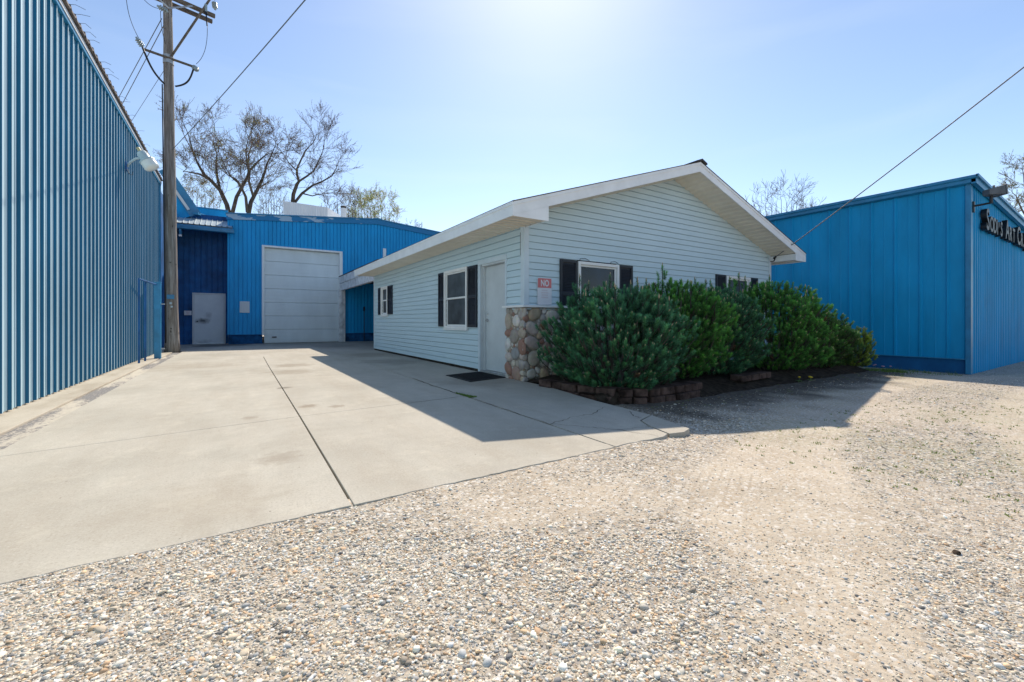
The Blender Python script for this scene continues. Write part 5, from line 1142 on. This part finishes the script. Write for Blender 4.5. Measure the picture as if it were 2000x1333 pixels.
# ---------------------------------------------------------------- trees
class Tree:
    def __init__(s, seed): s.r = random.Random(seed); s.m = MB(); s.t = MB(); s.L = []; s.nb = 0
    def grow(s, p, d, L, r, depth, up_=0.12, kids=3, spread_=0.8, bend=0.17):
        n = 4 if depth > 1 else 3; pts = [p]; q = p; dd = d.copy()
        for i in range(n):
            dd = (dd+Vector((s.r.gauss(0, bend), s.r.gauss(0, bend), s.r.gauss(0, bend)+up_*0.4))).normalized(); q = q+dd*L/n; pts.append(q)
        rs = [max(0.0085, r*(1-0.55*i/n)) for i in range(n+1)]; (s.m if depth >= 2 else s.t).tube(pts, rs, 5 if depth >= 3 else 3, cap=False)
        if depth <= 1: s.L += pts[1:]
        if depth == 0: return
        for k in range(kids+(depth == 1)*2):
            f = s.r.uniform(0.35, 1.0) if k else 1.0; i = min(n-1, int(f*n)); b = pts[i].lerp(pts[i+1], f*n-i) if f < 1 else pts[-1]
            sp_ = spread_*(0.35 if k == 0 else 1.0)
            nd = (dd+Vector((s.r.gauss(0, 1), s.r.gauss(0, 1), s.r.gauss(0, 0.7))).normalized()*sp_).normalized()
            s.grow(b, nd, L*s.r.uniform(0.55, 0.8), rs[i]*(0.75 if k == 0 else 0.55), depth-1, up_, kids, spread_, bend)
    def limb(s, pts, r0, r1, depth=3, kids=4, every=0.36, L=2.4, spread_=0.85):
        r0 *= 0.70; r1 *= 0.7
        P4 = [Vector(p_) for p_ in pts]; n = len(P4)-1; s.m.tube(P4, [r0+(r1-r0)*i/n for i in range(n+1)], 8, cap=False)
        for a, b in zip(P4[1:-1], P4[2:]):
            ln = (b-a).length; k = max(1, int(ln/every))
            for i in range(k):
                f = (i+s.r.random())/k; d = (b-a).normalized(); q = a.lerp(b, f)
                nd = (d*0.7+Vector((s.r.gauss(0, 1), s.r.gauss(0, 1), s.r.gauss(0.2, 0.4))).normalized()*spread_).normalized(); s.grow(q, nd, L*s.r.uniform(0.6, 1.1), r1*0.55, depth-1, kids=kids)
        s.grow(P4[-1], (P4[-1]-P4[-2]).normalized(), L, r1*0.9, depth, kids=kids)
    def leaves(s, frac, size, cols, cluster=2):
        V, Cc = [], []
        for p in s.L:
            if s.r.random() > frac: continue
            c = s.r.choice(cols); c = [x*s.r.uniform(0.7, 1.25) for x in c]
            for _ in range(cluster):
                o_ = p+Vector((s.r.gauss(0, 1), s.r.gauss(0, 1), s.r.gauss(0, 1)))*size*0.9; a = Vector((s.r.gauss(0, 1), s.r.gauss(0, 1), s.r.gauss(0, 1))).normalized()*size*s.r.uniform(0.6, 1.2); b = a.orthogonal().normalized()*a.length*0.6
                V += [tuple(o_-a), tuple(o_+b), tuple(o_+a)]; Cc += [c]*3
        return np.array(V), np.array(Cc)
def finish(T_, name, label, base, leaf=None, group='trees behind the buildings', twigmat='twig'):
    t_ = thing(name, label, 'tree', base, group); T_.m.build('trunk', 'bark', t_, smooth=True); T_.t.build('twigs', twigmat, t_)['kind'] = 'stuff'
    if leaf:
        V, c = T_.leaves(*leaf)
        if len(V): np_mesh('crown', V, np.arange(len(V)).reshape(-1, 3), 'leafy', c, False, t_)['kind'] = 'stuff'
    return t_
def at(px, py, t):                       # survey point: bearing and height of a limb seen from the drive, at distance t
    u = (px-1000)/835.6; return Vector((t*(sn+u*cs), t*(cs-u*sn), 1-t*(py-628)/835.6))
def jit(p, r_, d): return p+Vector((sn, cs, 0))*r_.uniform(-d, d)
def real_limb(T_, pix, t, r0, r1, d=2.5, **kw):
    off = T_.r.uniform(-d, d); pts = []
    for i, (x_, y_) in enumerate(pix):
        y_ = y_ if y_ > 365 else 365-(365-y_)*0.70
        pts.append(at(x_, y_, t+off*i/max(1, len(pix)-1)))
    T_.limb(pts, r0, r1, **kw)
bud = [(0.10, 0.05, 0.045), (0.13, 0.08, 0.05), (0.09, 0.07, 0.06)]; grn = [(0.46, 0.48, 0.14), (0.55, 0.54, 0.20), (0.36, 0.42, 0.12)]
def ground_pt(px, t): p = at(px, 600, t); p.z = -0.2; return p
T_ = Tree(1); b = ground_pt(455, 33); f = at(452, 425, 33); T_.m.tube([b, b.lerp(f, 0.5)+Vector((0.2, 0, 0)), f], [0.5, 0.42, 0.36], 10, cap=False)
real_limb(T_, [(450, 430), (443, 400), (430, 372), (412, 348), (398, 330), (386, 300), (376, 264)], 33, 0.26, 0.07, d=2, L=1.92)
real_limb(T_, [(430, 372), (424, 335), (422, 305), (424, 275), (418, 250)], 33, 0.15, 0.05, L=1.66)
real_limb(T_, [(412, 348), (390, 330), (372, 325), (360, 322)], 33, 0.12, 0.04, L=1.41)
real_limb(T_, [(453, 420), (462, 385), (474, 362), (482, 342), (486, 322), (500, 300), (520, 275)], 33, 0.2, 0.06, L=1.79)
real_limb(T_, [(486, 330), (484, 300), (486, 275), (492, 245)], 33, 0.13, 0.05, L=1.66)
real_limb(T_, [(472, 365), (462, 345), (448, 335), (436, 322)], 33, 0.10, 0.04, L=1.28)
finish(T_, 'bare_tree', 'big forked bare tree just right of the utility pole', tuple(b), (0.95, 0.045, bud+bud+grn[:1], 4))
T_ = Tree(2); b = ground_pt(484, 31); f = at(484, 420, 31); T_.m.tube([b, b.lerp(f, 0.5), f], [0.42, 0.36, 0.30], 10, cap=False)
real_limb(T_, [(484, 425), (490, 395), (503, 370), (512, 345), (518, 320), (522, 300), (532, 270)], 31, 0.22, 0.06, L=1.54)
real_limb(T_, [(483, 415), (480, 385), (472, 368), (464, 352), (452, 338), (444, 320)], 31, 0.15, 0.05, L=1.28)
real_limb(T_, [(495, 385), (486, 350), (488, 320), (482, 295), (480, 262)], 31, 0.13, 0.05, L=1.41)
real_limb(T_, [(503, 370), (520, 355), (528, 350)], 31, 0.07, 0.03, depth=2, L=1.02)
finish(T_, 'bare_tree', 'bare tree with a reddish crown left of the white rooftop housing', tuple(b), (0.95, 0.042, bud+[(0.22, 0.12, 0.06)]+grn[:2], 3))
T_ = Tree(3); b = ground_pt(572, 34); f = at(571, 400, 34); T_.m.tube([b, b.lerp(f, 0.5), f], [0.42, 0.36, 0.30], 10, cap=False)
real_limb(T_, [(571, 405), (573, 380), (580, 358), (584, 350), (580, 330), (580, 315), (588, 290), (596, 265)], 34, 0.22, 0.06, L=1.66)
real_limb(T_, [(582, 352), (600, 335), (612, 322), (620, 300), (626, 280)], 34, 0.12, 0.05, L=1.66)
real_limb(T_, [(574, 398), (590, 378), (610, 362), (630, 350), (648, 335), (655, 318)], 34, 0.16, 0.05, L=1.66)
real_limb(T_, [(580, 320), (565, 300), (556, 280)], 34, 0.07, 0.04, L=1.41)
real_limb(T_, [(590, 378), (610, 383), (622, 380), (640, 378)], 34, 0.08, 0.03, depth=2, L=1.15)
finish(T_, 'bare_tree', 'round topped bare tree rising behind the white rooftop housing', tuple(b), (0.85, 0.038, bud, 3))
def bush_tree(seed, px0, px1, ytop, t, leafspec, name, label, n=7, ybase=430, L=1.0, r=0.08, every=0.42):
    n += 4
    T_ = Tree(seed); cx = (px0+px1)/2; ybase += 70; b = ground_pt(cx, t); f = at(cx, ybase, t); T_.m.tube([b, f], [r*2.6, r*2.0], 8, cap=False)
    up_px = L*1.25*835/t
    for i in range(n):
        g_ = (i+0.5)/n; x_ = px0+(px1-px0)*g_; h_ = ytop+up_px+(ybase-ytop)*0.35*abs(2*g_-1)**2+T_.r.uniform(-6, 6); tt = t+T_.r.uniform(-2, 2)
        T_.limb([f, at(cx+(x_-cx)*0.55, ybase-(ybase-h_)*0.3, (t+tt)/2), at(cx+(x_-cx)*0.9, ybase-(ybase-h_)*0.65, tt), at(x_, h_, tt)], r, r*0.3, depth=2, kids=4, every=every, L=L)
    finish(T_, name, label, tuple(b), leafspec, twigmat='twig'); return T_
bush_tree(11, 690, 780, 378, 38, (0.85, 0.085, grn, 3), 'budding_tree', 'yellow green budding tree at the right end behind the back building', 8, 440)
bush_tree(12, 672, 735, 374, 42, (0.8, 0.08, grn+[(0.5, 0.46, 0.25)], 2), 'budding_tree', 'yellow green budding tree behind the white vent pipe', 6, 440)
bush_tree(13, 340, 430, 352, 40, (0.5, 0.09, [(0.34, 0.32, 0.12)], 2), 'budding_tree', 'low pale budding tree behind the canopy roof by the pole', 7, 430)
bush_tree(14, 500, 560, 362, 44, (0.2, 0.06, grn, 2), 'bare_tree', 'fine twiggy tree between the reddish tree and the rooftop housing', 7, 430)
bush_tree(15, 625, 700, 370, 36, (0.85, 0.05, bud+[(0.2, 0.1, 0.06)], 2), 'bare_tree', 'brown twiggy tree just right of the white rooftop housing', 6, 440)
bush_tree(16, 790, 830, 436, 46, (0.2, 0.05, bud, 1), 'bare_tree', 'tiny bare treetop just above the right slope of the back building', 4, 470, L=0.9, r=0.05)
bush_tree(17, 1460, 1602, 358, 34, None, 'bare_tree', 'leafless tree showing between the house roof and the right building', 10, 450, L=1.1, r=0.07)
T_ = Tree(18); b = ground_pt(2030, 26); f = at(2030, 470, 26); T_.m.tube([b, f], [0.35, 0.26], 8, cap=False)
for pix in ([(2030, 480), (2015, 440), (1996, 410), (1985, 385)], [(2030, 480), (2025, 430), (2010, 390), (2000, 350)], [(2030, 480), (2050, 420), (2060, 370), (2050, 340)], [(2020, 450), (1995, 432), (1975, 425)]):
    real_limb(T_, pix, 26, 0.11, 0.035, L=0.8, every=0.6)
finish(T_, 'budding_tree', 'budding tree cut off by the right edge beyond the right building', tuple(b), (0.7, 0.05, [(0.30, 0.33, 0.15), (0.25, 0.22, 0.12)], 2))
